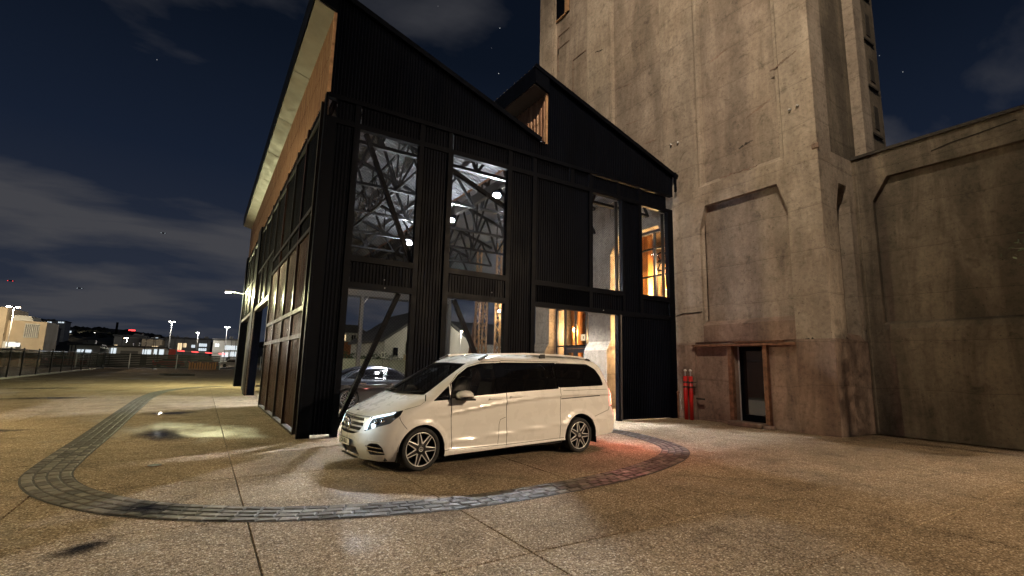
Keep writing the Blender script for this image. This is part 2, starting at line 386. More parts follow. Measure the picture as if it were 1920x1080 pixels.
# sawn slabs of the yard: joints stay recessed and dark
jx = [-1.28 + 2.02 * k for k in range(-7, 8)]
jy = [-15.3, -13.2, -10.9, -8.63, -7.3, -5.2, -3.2, -1.2, 0.85, 2.9, 5.0, 7.1, 9.2, 11.3, 13.4, 15.5, 17.6, 19.7, 21.8, 23.9]
rnd = random.Random(3)
for i in range(len(jx) - 1):
    for j in range(len(jy) - 1):
        x0, x1, y0, y1 = jx[i], jx[i + 1], jy[j], jy[j + 1]
        if x0 > 11.4 and y1 > -4.5: continue
        g = 0.006; c = 0.005
        dz = rnd.uniform(-0.0015, 0.0015)
        m = MB()
        m.add([(x0 + g, y0 + g, -0.03), (x1 - g, y0 + g, -0.03), (x1 - g, y1 - g, -0.03), (x0 + g, y1 - g, -0.03),
               (x0 + g, y0 + g, -c + dz), (x1 - g, y0 + g, -c + dz), (x1 - g, y1 - g, -c + dz), (x0 + g, y1 - g, -c + dz),
               (x0 + g + c, y0 + g + c, dz), (x1 - g - c, y0 + g + c, dz), (x1 - g - c, y1 - g - c, dz), (x0 + g + c, y1 - g - c, dz)],
              [(0, 1, 5, 4), (1, 2, 6, 5), (2, 3, 7, 6), (3, 0, 4, 7), (4, 5, 9, 8), (5, 6, 10, 9), (6, 7, 11, 10), (7, 4, 8, 11), (8, 9, 10, 11)])
        m.build('paving_slab', 'aggregate', ground, recalc=False)
jb = box(jx[0], jx[-1], jy[0], jy[-1], -0.028, -0.022).build('joint_filler', 'bed', ground)
# road outside the fence
rd = box(-60, -13.0, 20, 90, -0.028, -0.010).build('road', 'asphalt'); tag(rd, 'dark asphalt road beyond the left fence', kind='structure')
box(-30, -13.4, 47.0, 47.25, -0.0095, -0.006).build('road_marking', 'white_wall', rd)
rd = box(-60, 60, 78, 92, -0.028, -0.012).build('road', 'asphalt'); tag(rd, 'dark asphalt road behind the far slatted fence', kind='structure')

# ------------------------------------------------------------------ cobble band
CP = [(-0.6, 22.0), (-2.2, 20.2), (-3.2, 17.2), (-3.5, 13), (-3.5, 9), (-3.47, 5), (-3.44, 2), (-3.44, 0), (-3.43, -1.2), (-3.36, -2.2), (-3.02, -3.2), (-2.42, -4.12), (-1.75, -4.72), (-0.95, -5.2),
      (0, -5.5), (0.9, -5.66), (1.95, -5.65), (3.3, -5.5), (4.55, -5.18), (5.72, -4.66), (6.5, -3.95), (7.02, -2.7), (7.18, -1.4), (7.2, -0.1)]
def catmull(P, n=14):
    out = []
    for i in range(len(P) - 1):
        p0, p1, p2, p3 = P[max(i - 1, 0)], P[i], P[i + 1], P[min(i + 2, len(P) - 1)]
        for k in range(n):
            t = k / n
            out.append(tuple(0.5 * (2 * b + (c - a) * t + (2 * a - 5 * b + 4 * c - d) * t * t + (3 * b - a - 3 * c + d) * t ** 3) for a, b, c, d in zip(p0, p1, p2, p3)))
    out.append(P[-1]); return out
cp = [Vector(p) for p in catmull(CP)]
acc = [0.0]
for a, b in zip(cp, cp[1:]): acc.append(acc[-1] + (b - a).length)
def along(d):
    for i in range(len(acc) - 1):
        if d <= acc[i + 1]:
            u = (d - acc[i]) / (acc[i + 1] - acc[i]); p = cp[i].lerp(cp[i + 1], u); t = (cp[min(i + 2, len(cp) - 1)] - cp[max(i - 1, 0)]).normalized(); return p, t
    return cp[-1], (cp[-1] - cp[-2]).normalized()
path = thing('cobble_path', 'dark curved band of grey cobblestones set flush in the yard', None, kind='structure')
m = MB(); HW = 0.25
prev = None
for k in range(0, int(acc[-1] / 0.1) + 1):
    p, tt = along(k * 0.1); nr = Vector((-tt.y, tt.x))
    a = p + nr * (HW + 0.012); b = p - nr * (HW + 0.012); m.v += [(a.x, a.y, 0.0045), (b.x, b.y, 0.0045)]
for k in range(len(m.v) // 2 - 1): m.f.append((2 * k, 2 * k + 1, 2 * k + 3, 2 * k + 2))
m.build('bedding', 'bed', path)
def stone_mesh(L, Wd, seed):
    r = random.Random(seed); m = MB(); h0, h1 = 0.003, 0.010; ch = 0.016
    j = lambda: r.uniform(-0.006, 0.006)
    out = [(-L / 2 + j(), -Wd / 2 + j()), (L / 2 + j(), -Wd / 2 + j()), (L / 2 + j(), Wd / 2 + j()), (-L / 2 + j(), Wd / 2 + j())]
    inn = [(x - math.copysign(ch, x), y - math.copysign(ch, y)) for x, y in out]
    m.add([(x, y, h0) for x, y in out] + [(x, y, h1 - 0.003) for x, y in [(a * 0.985, b * 0.985) for a, b in out]] + [(x, y, h1 + r.uniform(0, 0.006)) for x, y in inn],
          [(i, (i + 1) % 4, 4 + (i + 1) % 4, 4 + i) for i in range(4)] + [(4 + i, 4 + (i + 1) % 4, 8 + (i + 1) % 4, 8 + i) for i in range(4)] + [(8, 9, 10, 11)])
    return m
ROWS = 4; RW = 2 * HW / ROWS
stones = []
for row in range(ROWS):
    d = rnd.uniform(0, 0.15); off = -HW + RW * (row + 0.5)
    while d < acc[-1] - 0.1:
        L = rnd.uniform(0.17, 0.25); p, tt = along(d + L / 2); nr = Vector((-tt.y, tt.x))
        # keep the stone length at its own radius
        q0, _ = along(d); q1, _ = along(d + L); _, t0 = along(d); _, t1 = along(d + L)
        e0 = q0 + Vector((-t0.y, t0.x)) * off; e1 = q1 + Vector((-t1.y, t1.x)) * off
        c = (e0 + e1) / 2; stones.append((c.x, c.y, math.atan2(*(e1 - e0).yx), (e1 - e0).length - 0.02, (c - Vector((-1.82, -10.97))).length))
        d += L
stones.sort(key=lambda s: s[4])
variants = [stone_mesh(0.2, RW - 0.02, 100 + k).mesh('cobblestone') for k in range(6)]
far = MB()
for k, (x, y, a, L, dist) in enumerate(stones):
    if k < 295:
        o = link('cobblestone', variants[k % 6], 'cobble', path); o.location = (x, y, 0.002 + rnd.uniform(-0.001, 0.004)); o.rotation_euler = (rnd.uniform(-0.012, 0.012), rnd.uniform(-0.012, 0.012), a + (math.pi if k % 2 else 0)); o.scale = (L / 0.2, 1, 1)
    else:
        s = stone_mesh(L, RW - 0.02, k); ca, sa = math.cos(a), math.sin(a)
        far.add([(x + ca * u - sa * v, y + sa * u + ca * v, w + 0.002) for u, v, w in s.v], s.f)
fs = far.build('cobblestone', 'cobble', path); fs['kind'] = 'stuff'

# ------------------------------------------------------------------ puddles and covers
def puddle(x, y, rx, ry, rot, seed, label, z=0.0035):
    r = random.Random(seed); n = 40; ph = [r.uniform(0, 6.28) for _ in range(6)]
    pts = []
    for k in range(n):
        a = k * math.tau / n; q = 1 + 0.16 * math.sin(2 * a + ph[0]) + 0.10 * math.sin(3 * a + ph[1]) + 0.05 * math.sin(5 * a + ph[2]) + 0.03 * math.sin(9 * a + ph[3])
        u, v = rx * q * math.cos(a), ry * q * math.sin(a); pts.append((x + u * math.cos(rot) - v * math.sin(rot), y + u * math.sin(rot) + v * math.cos(rot)))
    rings = [1.0, 0.85, 0.7, 0.5, 0.25]; m = MB()
    for q in rings: m.v += [(x + (p[0] - x) * q, y + (p[1] - y) * q, z) for p in pts]
    m.v.append((x, y, z))
    m.f = [(g * n + i, g * n + (i + 1) % n, (g + 1) * n + (i + 1) % n, (g + 1) * n + i) for g in range(len(rings) - 1) for i in range(n)] + [((len(rings) - 1) * n + i, (len(rings) - 1) * n + (i + 1) % n, len(rings) * n) for i in range(n)]
    o = m.build('puddle', 'puddle', recalc=False)
    at = o.data.attributes.new('edge', 'FLOAT', 'POINT')
    for k in range(len(m.v)): at.data[k].value = 1.0 - (rings[k // n] if k // n < len(rings) else 0.0)
    tag(o, label, 'puddle', 'rain puddles on the yard'); return o
puddle(-2.38, 1.65, 0.62, 1.2, 0.1, 5, 'dark round puddle on wet paving between cobbles and shed side')
puddle(-2.35, 6.3, 0.75, 0.7, 0.1, 8, 'thin bright-edged puddle farthest back beside the cobble band')
puddle(-2.15, -4.42, 0.50, 0.32, -0.5, 9, 'dark puddle lying on the cobble band near its bend', 0.0185)
puddle(-5.6, 3.4, 1.1, 0.5, 0.2, 10, 'long dark puddle at the left edge outside the cobble band')
puddle(-6.5, 13.5, 1.6, 0.8, 0.1, 12, 'dark wet streak of water on the far left paving')
puddle(-8.0, 20.5, 2.0, 0.8, 0.0, 14, 'far shallow puddle on paving toward the left fence')
puddle(-2.5, -5.45, 0.36, 0.2, 0.5, 15, 'small dark damp puddle in the lower left corner')
cv = thing('drain_cover', 'small round dark drain cover in the paving left of the van', 'drain cover', (-2.25, -1.86, 0))
MB().lathe((-2.25, -1.86, 0), [(0.115, 0.002), (0.115, 0.006), (0.10, 0.007)], n=24).build('rim', 'rusty', cv)
MB().lathe((-2.25, -1.86, 0), [(0.092, 0.004), (0.09, 0.009)], n=24).build('lid', 'truss_steel', cv)
hl = thing('wheel_stop', 'low dark kerb loop on the far yard before the slatted fence', 'kerb', (-3.6, 43.4, -0.03))
for a, b in (((-4.4, 42.6), (-2.2, 42.6)), ((-4.9, 44.6), (-2.6, 44.6)), ((-4.4, 42.6), (-4.9, 44.6))):
    MB().bar((a[0], a[1], 0.03), (b[0], b[1], 0.03), 0.16, 0.12).build('edging', 'bed', hl)
# ================================================================== steel shed
shed = thing('steel_shed', 'black corrugated sawtooth-roofed steel shed with open window bays', 'shed', (0, 0, 0))
FY = 0.0                       # front plane
RIDGE, VAL, SL = 10.155, 8.05, 0.357
roof1 = lambda x: 10.155 - SL * x
roof2 = lambda x: 10.165 - SL * (x - 6.1) * 0.925
P = lambda n, m, mat='black_sheet', **k: m.build(n, mat, shed, **k)
# --- front cladding panels (ribs ~8 cm)
def panel(x0, x1, zb, zt, y=0.045, pitch=0.078, d=0.02):
    zb = zb if callable(zb) else K(zb); zt = zt if callable(zt) else K(zt)
    return P('corrugated_panel', MB().corr(x0, x1, zb, zt, y, d, pitch), recalc=False)
for a, b, yy in ((0.02, 1.95, -0.01), (1.87, 3.95, -0.012), (3.87, 6.08, -0.01)): panel(a, b, 7.60, lambda x: roof1(min(x, 5.86)) - 0.03, yy)
for a, b, yy in ((6.05, 8.05, -0.012), (7.96, 10.05, -0.01), (9.96, 11.58, -0.012)): panel(a, b, 7.60, lambda x: min(roof2(x), 10.2) - 0.03, yy)
for a, b in ((0.22, 0.62), (2.34, 3.01), (4.94, 5.65), (9.21, 9.89)): panel(a, b, 0.06 if b < 6 else 3.3, 6.94)
panel(5.79, 7.75, 3.32, 6.94)
for a, b in ((0.22, 0.62), (0.78, 2.2), (2.36, 3.0), (3.16, 4.8), (4.96, 5.64), (5.8, 7.0), (7.12, 7.74), (7.9, 8.9), (9.06, 9.88), (10.04, 11.28)): panel(a, b, 7.07, 7.50)
for a, b in ((0.78, 2.2), (3.16, 4.8), (5.8, 7.74), (7.76, 8.9), (10.04, 11.28)): panel(a, b, 3.33, 3.80)
# --- flat steel framing
def fbar(x0, x1, z0, z1, y0=-0.02, y1=0.13, n='frame_post', mat='frame_steel'): return P(n, box(x0, x1, y0, y1, z0, z1), mat)
for a, b in ((0.0, 0.21), (0.62, 0.76), (2.22, 2.34), (3.01, 3.15), (4.81, 4.94), (5.65, 5.79), (7.75, 7.89), (8.91, 9.04), (9.89, 10.02), (11.3, 11.56)):
    lo = 3.19 if 7.7 < a < 8.0 or 9.8 < a < 10.1 else 0.0
    fbar(a, b, lo, 3.33 if a == 8.91 else 7.06)
fbar(9.13, 9.21, 3.33, 7.06)
for i, (a, b) in enumerate(((0.21, 0.62), (0.76, 2.22), (2.34, 3.01), (3.15, 4.81), (4.94, 5.65), (5.79, 7.75), (7.89, 9.13), (9.21, 9.89), (10.02, 11.3))):
    fbar(a, b, 6.93, 7.06, -0.018, 0.12, 'frame_beam')
fbar(9.04, 9.89, 3.17, 3.33, -0.018, 0.12, 'frame_beam'); fbar(8.91, 9.13, 3.801, 3.94, -0.018, 0.12, 'frame_beam'); panel(8.9, 9.22, 3.33, 3.80)
for a, b in ((0.76, 2.22), (3.15, 4.81), (5.79, 7.75), (7.89, 8.91), (10.02, 11.3)):
    fbar(a, b, 3.80, 3.94, -0.018, 0.12, 'frame_beam'); fbar(a, b, 3.19, 3.33, -0.018, 0.12, 'frame_beam')
for a, b in ((0.0, 5.5), (5.5, 7.8)): fbar(a, b, 7.50, 7.61, -0.05, 0.10, 'flashing')
fbar(7.8, 11.56, 7.535, 7.61, -0.05, 0.10, 'flashing')
for x in (0.62, 2.22, 3.0, 4.82, 5.65, 7.02, 7.76, 8.91, 9.9): fbar(x, x + 0.13, 7.06, 7.50, -0.014, 0.10)
# small bolts catching light
for x, z in ((1.55, 3.45), (1.57, 3.26), (4.4, 3.44), (8.3, 3.28)): P('bolt', MB().lathe((x, -0.035, z), [(0.012, 0), (0.012, 0.03)], 'y', 8), 'light_steel')
# --- closed gate leaf at right
for a, b in ((9.03, 9.88), (9.86, 10.70), (10.68, 11.52)): P('gate_panel', MB().corr(a, b, K(0.06), K(3.18), 0.03, 0.026, 0.078), recalc=False)
P('gate_frame', MB().box(9.04, 11.54, 0.05, 0.10, 0.02, 0.10).box(9.04, 11.54, 0.05, 0.10, 3.10, 3.19).box(11.44, 11.54, 0.051, 0.11, 0.1, 3.1), 'frame_steel')
P('gate_edge_tube', MB().tube((8.985, -0.05, 0.05), (8.985, -0.05, 3.19), 0.035), 'rail_steel')
# pipe column inside the right windows
for x in (9.15, 11.36): P('pipe_column', MB().tube((x, 0.28, 0.0), (x, 0.28, 6.95), 0.055, 14), 'rail_steel', smooth=True)
# --- wire mesh in the openings
def mesh_fill(x0, x1, z0, z1, y=0.085, pitch=0.075):
    m = MB(); w, h = x1 - x0, z1 - z0; n = int((w + h) / pitch)
    for k in range(1, n):
        c = k * pitch
        for sgn in (0, 1):
            a = (min(c, w), max(0, c - w)); b = (max(0, c - h), min(c, h))
            if abs(a[0] - b[0]) < 0.01: continue
            if sgn: a, b = (w - a[0], a[1]), (w - b[0], b[1])
            m.bar((x0 + a[0], y + 0.004 * sgn, z0 + a[1]), (x0 + b[0], y + 0.004 * sgn, z0 + b[1]), 0.0036)
    o = P('wire_mesh', m, 'wire', recalc=False); o['kind'] = 'stuff'
for a, b in ((0.76, 2.22), (3.15, 4.81), (7.89, 9.13), (10.02, 11.3)): mesh_fill(a, b, 3.94, 6.93)
for a, b in ((0.76, 2.22), (3.15, 4.81)): mesh_fill(a, b, 0.02, 3.19)
# --- diagonal braces
for a, b in (((0.70, 0.0), (1.98, 3.19)), ((0.95, 6.95), (2.25, 3.95)), ((3.42, 3.19), (5.0, -0.0)), ((3.0, 6.68), (4.9, 5.9))):
    P('diagonal_brace', MB().bar((a[0], 0.2, a[1]), (b[0], 0.2, b[1]), 0.10, 0.10, (0, 1, 0)), 'frame_steel')
# --- roofs
def roof(x0, x1, fz, name, th=0.05):
    n = 19
    for k in range(8):
        y0, y1 = -0.10 + k * 2.875, -0.10 + (k + 1) * 2.875
        m = MB(); prof = []; y = y0
        while y < y1 - 0.05:
            prof += [(y, 0), (y + 0.11, 0), (y + 0.135, 0.03), (y + 0.18, 0.03)]; y += 0.205
        prof.append((y1, 0))
        for yy, d in prof: m.v += [(x0, yy, fz(x0) + d), (x1, yy, fz(x1) + d)]
        m.f = [(2 * i, 2 * i + 1, 2 * i + 3, 2 * i + 2) for i in range(len(prof) - 1)]
        P('roof_sheet', m, 'deck', recalc=False)
roof(-0.48, 6.0, lambda x: roof1(x), 'a'); roof(5.62, 11.9, lambda x: roof2(x), 'b')
# roof verge trims along the front gables and eaves boxes
def verge(xa, xb, fz):
    P('verge_trim', MB().bar((xa, -0.085, fz(xa) - 0.01), (xb, -0.085, fz(xb) - 0.01), 0.10, 0.13, (0, 0, 1)), 'frame_steel')
verge(-0.5, 5.85, roof1); verge(5.60, 11.95, roof2)
def eave(X, fz, y0, y1, sm='galv_soffit'):
    P('fascia', MB().prism([(X - 0.50, fz(X - 0.5) - 0.03), (X - 0.47, fz(X - 0.5) - 0.03), (X - 0.455, 9.78), (X - 0.485, 9.77)], 'y', y0, y1), 'frame_steel')
    P('verge_end', MB().prism([(X - 0.5, fz(X - 0.5) - 0.05), (X - 0.47, 9.79), (X + 0.02, 9.60), (X + 0.02, fz(X) - 0.05)], 'y', y0 - 0.06, y0 + 0.01), 'frame_steel')
    n = 7
    for k in range(n):
        a, b = y0 + 0.015 + (y1 - y0) * k / n, y0 + (y1 - y0) * (k + 1) / n - 0.006
        P('soffit_sheet', MB().prism([(X + 0.0, 9.602), (X - 0.453, 9.742), (X - 0.453, 9.762), (X + 0.0, 9.622)], 'y', a, b), sm)
eave(0.0, roof1, -0.05, 22.88); eave(6.10, roof2, -0.05, 22.88, 'rail_steel')
# --- rust coloured clerestory bands
def band(X, z0, z1, ybeg=0.0):
    zm = (z0 + z1) / 2 + 0.02
    for k in range(8):
        a, b = ybeg + 0.01 + k * 2.86, ybeg + (k + 1) * 2.86
        for lo, hi, o in ((z0, zm + 0.03, 0.012), (zm, z1, 0.0)):
            P('clerestory_sheet', MB().corr(a, min(b, 22.86), K(lo), K(hi), X + o, 0.02, 0.17, 'yz'), 'rust_band', recalc=False)
band(0.0, 7.66, 9.62); band(6.10, 8.02, 9.62)
P('corner_flashing', box(-0.035, 0.03, -0.035, 0.03, 7.61, 9.62), 'rust_light')
P('corner_flashing', box(6.06, 6.13, -0.035, 0.03, 8.02, 9.62), 'rust_light')
# --- left facade: framed panels
def lp(y0, y1, z0, z1, mat='brown_sheet', x=0.02): P('side_panel', MB().corr(y0, y1, K(z0), K(z1), x, 0.016, 0.105, 'yz'), mat, recalc=False)
ys = [0.60, 2.3, 4.0, 5.95, 7.95]
zs = [0.06, 2.12, 2.74, 4.56, 5.06, 7.28]
for i in range(4):
    for j in range(5): lp(ys[i] + 0.05, ys[i + 1] - 0.05, zs[j] + 0.05, zs[j + 1] - 0.05, 'brown_sheet' if j < 3 else 'black_sheet')
    lp(ys[i] + 0.05, ys[i + 1] - 0.05, 7.38, 7.64, 'black_sheet')
lp(0.13, 0.54, 0.06, 7.64, 'brown_sheet', 0.05)
for i, y in enumerate(ys): P('side_post', box(-0.045, 0.08, y - 0.05, y + 0.05, 0.02, 7.64), 'rail_steel' if i in (0, 2, 4) else 'brown_sheet')
P('corner_post', box(-0.05, -0.003, -0.03, 0.12, 0.0, 7.60), 'frame_steel')
for z in zs[1:]:
    for i in range(4): P('side_rail', box(-0.04, 0.06, ys[i] + 0.05, ys[i + 1] - 0.05, z - 0.05, z + 0.05), 'rail_steel')
for i in range(4): P('base_rail', box(-0.05, 0.06, ys[i] + 0.05, ys[i + 1] - 0.05, 0.005, 0.055), 'rail_steel')
# two tall openings beyond, with panelled wall above
for y0, y1 in ((8.05, 13.75), (15.05, 21.9)):
    n = 3
    for k in range(n):
        a, b = y0 + (y1 - y0) * k / n, y0 + (y1 - y0) * (k + 1) / n
        lp(a + 0.04, b - 0.04, 3.85, 5.4, 'black_sheet'); lp(a + 0.04, b - 0.04, 5.5, 7.28, 'black_sheet'); lp(a + 0.04, b - 0.04, 7.38, 7.64, 'black_sheet')
        P('side_post', box(-0.04, 0.07, b - 0.04, b + 0.04, 3.78, 7.64), 'rail_steel')
        for z in (5.45, 7.33): P('side_rail', box(-0.035, 0.06, a + 0.04, b - 0.04, z - 0.05, z + 0.05), 'rail_steel')
    P('door_head', box(-0.06, 0.16, y0, y1, 3.68, 3.84), 'rail_steel')
for a, b in ((13.75, 15.05), (21.95, 22.85)): P('side_column', box(-0.10, 0.30, a, b, 0.0, 7.64), 'frame_steel')
P('sliding_door', MB().corr(13.0, 13.74, K(0.05), K(3.66), -0.06, 0.02, 0.105, 'yz'), 'brown_sheet', recalc=False)
# --- trusses and purlins inside
def truss(y, x0, x1, ft, zb=7.12):
    m = MB(); n = 4
    m.bar((x0, y, zb), (x1, y, zb), 0.12, 0.09); m.bar((x0, y, ft(x0) - 0.22), (x1, y, ft(x1) - 0.22), 0.13, 0.11)
    for k in range(n):
        a, b = x0 + (x1 - x0) * k / n, x0 + (x1 - x0) * (k + 1) / n; c = (a + b) / 2
        m.bar((a, y, zb), (c, y, ft(c) - 0.22), 0.075); m.bar((c, y, ft(c) - 0.22), (b, y, zb), 0.075)
        m.bar((a, y, zb), (a, y, ft(a) - 0.22), 0.045)
    P('roof_truss', m, 'truss_steel')
for k in range(8):
    y = 1.1 + k * 2.9
    truss(y, 0.12, 5.85, roof1); truss(y, 6.15, 11.55, roof2)
def lgirder(x, z0, z1):
    m = MB(); m.bar((x, 0.3, z0), (x, 22.6, z0), 0.08); m.bar((x, 0.3, z1), (x, 22.6, z1), 0.08)
    y = 0.3; s = 0
    while y < 22.4: m.bar((x, y, (z0, z1)[s]), (x, y + 0.9, (z1, z0)[s]), 0.045); y += 0.9; s = 1 - s
    P('lattice_girder', m, 'truss_steel')
lgirder(3.0, 7.15, 8.4)
for ft, xs in ((roof1, (0.3, 1.5, 2.7, 3.9, 5.1)), (roof2, (6.5, 7.7, 8.9, 10.1, 11.2))):
    for x in xs: P('purlin', box(x - 0.035, x + 0.035, 0.1, 22.7, ft(x) - 0.17, ft(x) - 0.02), 'deck')
for z in (6.86, 7.0): pass
P('valley_beam', box(5.88, 6.02, 0.15, 22.7, 7.28, 7.62), 'rail_steel')
# sheeted eaves girder on the open right side and rear gable
for k in range(5): P('eaves_sheet', MB().corr(8.6 + 2.85 * k, 11.43 + 2.85 * k, K(5.75), K(8.25), 11.62, 0.02, 0.17, 'yz'), 'deck', recalc=False)
for a, b, fz in ((0.1, 3.0, roof1), (2.98, 5.95, roof1), (6.0, 8.9, roof2), (8.88, 11.6, roof2)): P('rear_gable_sheet', MB().corr(a, b, K(5.9), lambda x, f=fz: f(x) - 0.05, 22.72, 0.02, 0.17), 'deck', recalc=False)
# --- rear column line
P('rear_beam', box(0.2, 11.7, 18.2, 18.4, 5.45, 5.85), 'grey_wall')
for x in (0.15, 5.92, 11.6): P('rear_column', MB().box(x - 0.09, x + 0.09, 18.22, 18.38, 0, 5.45).box(x - 0.10, x + 0.10, 18.10, 18.14, 0, 5.45), 'grey_wall')
P('rear_bracket', MB().bar((6.3, 18.25, 5.45), (5.95, 18.25, 4.9), 0.05), 'light_steel')
# riveted lattice columns on the open right side
for yc in (14.07, 11.75):
    m = MB(); w = 0.24
    for sx in (-1, 1):
        for sy in (-1, 1): m.bar((11.75 + sx * w, yc + sy * w, 0), (11.75 + sx * w, yc + sy * w, 8.3), 0.09, 0.09)
    z = 0.1; s = 1
    while z < 8.0:
        for sx in (-1, 1):
            m.bar((11.75 + sx * w, yc - s * w, z), (11.75 + sx * w, yc + s * w, z + 0.4), 0.05, 0.03)
            m.bar((11.75 - s * w, yc + sx * w, z), (11.75 + s * w, yc + sx * w, z + 0.4), 0.05, 0.03)
        z += 0.4; s = -s
    P('lattice_column', m, 'rust_light')
P('strut', MB().bar((11.7, 14.6, 4.0), (11.75, 16.0, 0.0), 0.12), 'rusty'); P('strut', MB().bar((11.7, 14.3, 5.6), (11.7, 15.4, 2.0), 0.10), 'rusty')
P('corner_bracket', MB().bar((11.55, -0.1, 8.33), (12.0, -0.15, 8.30), 0.09).bar((11.6, -0.14, 7.7), (11.6, -0.14, 8.4), 0.07), 'frame_steel')

# ------------------------------------------------------------------ floodlights on the valley beam
for k, (y, w) in enumerate(((2.4, 'nearest'), (5.85, 'middle'), (10.4, 'farthest'))):
    f = thing('floodlight', 'glaring white floodlight on the shed valley beam, ' + w + ' of three', 'floodlight', (5.86, y, 7.2), 'floodlights under the shed roof')
    MB().box(5.80, 5.95, y - 0.17, y + 0.17, 7.13, 7.27).build('housing', 'frame_steel', f)
    MB().prism([(5.745, 7.05), (5.80, 7.05), (5.80, 7.25), (5.745, 7.22)], 'y', y - 0.16, y + 0.16).build('shade', 'frame_steel', f)
    MB().lathe((5.80, y - 0.10, 7.06), [(0.02, -0.08), (0.10, -0.055), (0.13, 0.0), (0.10, 0.05)], n=16).build('lens', 'flood_lens', f)
    lamp('floodlight_lamp', 'SPOT', (5.72, y - 0.16, 6.98), FLOOD_W, (0.88, 0.94, 1.0), 0.07, (1.6, y - 5.0, 1.0), 128, 0.3, parent=f)
    lamp('floodlight_spill', 'POINT', (5.45, y - 0.3, 6.45), FLOOD_W * 0.035, (0.88, 0.94, 1.0), 0.08, parent=f)
f = thing('floodlight', 'white floodlight under the second roof bay behind the blank panel', 'floodlight', (8.6, 4.6, 6.95), 'floodlights under the shed roof')
MB().box(8.45, 8.75, 4.45, 4.75, 6.95, 7.10).build('housing', 'frame_steel', f); MB().box(8.48, 8.72, 4.48, 4.72, 6.92, 6.949).build('lens', 'flood_lens', f)
lamp('floodlight_lamp', 'SPOT', (8.6, 4.6, 6.88), FLOOD_W * 0.9, (0.97, 0.96, 0.92), 0.1, (9.7, 4.2, 0.0), 66, 0.5, parent=f)
# lamp on the far end of the left side
f = thing('wall_lamp', 'greenish white wall lamp on an arm at the far left end of the shed', 'lamp', (-0.1, 22.4, 5.4))
MB().bar((-0.1, 22.4, 5.45), (-0.75, 22.4, 5.55), 0.05).build('arm', 'light_steel', f)
MB().box(-1.05, -0.72, 22.25, 22.55, 5.50, 5.60).build('head', 'light_steel', f)
MB().box(-1.03, -0.74, 22.27, 22.53, 5.475, 5.499).build('lens', 'lamp_white', f)
lamp('wall_lamp_light', 'POINT', (-0.9, 22.4, 5.35), WALL_W, (1.0, 0.97, 0.52), 0.12, parent=f)
# ================================================================== concrete silo tower
tower = thing('silo_tower', 'tall weathered concrete silo tower with ribbed pilasters and rusty doorway', 'tower', (11.75, 0, 0))
T = lambda n, m, mat='concrete', **k: m.build(n, mat, tower, **k)
X0 = 11.75; H = 26.0
pil = [(-4.75, -3.85), (-0.95, 0.42), (3.30, 4.64), (7.40, 8.50)]
bays = [(-3.85, -0.95), (0.42, 3.30), (4.64, 7.40)]
for i, (a, b) in enumerate(pil):
    T('pilaster', box(X0, 12.50 if i == 0 else 12.62, a, b, 2.45, H))
for i, (a, b) in enumerate(bays):
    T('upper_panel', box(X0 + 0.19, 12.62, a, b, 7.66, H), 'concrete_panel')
    for e, s in ((a, 1), (b, -1)):      # stepped arris beside each pilaster
        T('panel_edge', MB().prism([(X0 + 0.04, e + s * 0.035), (X0 + 0.19, e + s * 0.035), (X0 + 0.19, e + s * 0.16), (X0 + 0.05, e + s * 0.13)], 'z', 7.66, H))
    T('ledge', MB().prism([(X0 + 0.003, 6.95), (12.6, 6.95), (12.6, 7.80), (X0 + 0.19, 7.80), (X0 + 0.003, 7.62)], 'y', a, b))
    zt = 6.95
    if i == 0:
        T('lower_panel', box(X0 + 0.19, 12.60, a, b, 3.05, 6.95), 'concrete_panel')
        T('sill_band', MB().prism([(X0 + 0.004, 2.45), (12.6, 2.45), (12.6, 3.12), (X0 + 0.19, 3.12), (X0 + 0.06, 3.02), (X0 + 0.004, 2.98)], 'y', a, b), 'concrete_low')
        T('panel_corner', MB().prism([(a, 6.15), (a + 0.27, 6.95), (a, 6.95)], 'x', X0 + 0.004, X0 + 0.2))
        T('panel_corner', MB().prism([(b, 6.15), (b - 0.22, 6.95), (b, 6.95)], 'x', X0 + 0.004, X0 + 0.2))
        for e, s in ((a, 1), (b, -1)):
            T('panel_edge', MB().prism([(X0 + 0.10, e), (X0 + 0.19, e), (X0 + 0.19, e + s * 0.10), (X0 + 0.19, e + s * 0.06)], 'z', 3.12, 6.9))
    else:
        T('arch_corner', MB().prism([(a, 6.05), (a + 0.42, 6.75), (a, 6.75)], 'x', X0 + 0.004, X0 + 0.55))
        T('arch_corner', MB().prism([(b, 6.05), (b - 0.42, 6.75), (b, 6.75)], 'x', X0 + 0.004, X0 + 0.55))
        T('arch_head', box(X0 + 0.004, 12.58, a, b, 6.75, 6.948))
# plinth
for i, (a, b) in enumerate(pil):
    if i == 0: T('plinth', MB().prism([(11.69, 0), (12.5, 0), (12.5, 2.45), (X0, 2.45), (11.69, 2.38)], 'y', -4.82, -3.86), 'concrete_low')
    elif i == 1: T('plinth', MB().prism([(11.69, 0), (12.6, 0), (12.6, 2.45), (X0, 2.45), (11.69, 2.38)], 'y', -0.63, 0.40), 'concrete_low')
    else:
        T('plinth', MB().prism([(a - 0.02, 0), (b + 0.02, 0), (b + 0.02, 1.7), (b, 2.25), (a, 2.25), (a - 0.02, 1.7)], 'x', 11.52, 12.6))
        T('plinth_splay', MB().prism([(11.52, 2.25), (11.75, 2.25), (11.75, 2.6)], 'y', a + 0.003, b - 0.003))
for i, (a, b) in enumerate(pil[2:]): T('pilaster_foot', box(X0, 12.62, a, b, 2.25, 2.451))
T('door_wall', box(11.79, 12.55, -3.86, -2.92, 0, 2.45), 'concrete_low'); T('door_wall', box(11.79, 12.55, -1.96, -0.63, 0, 2.45), 'concrete_low'); T('door_wall', box(11.79, 12.55, -2.92, -1.96, 2.29, 2.45), 'concrete_low')
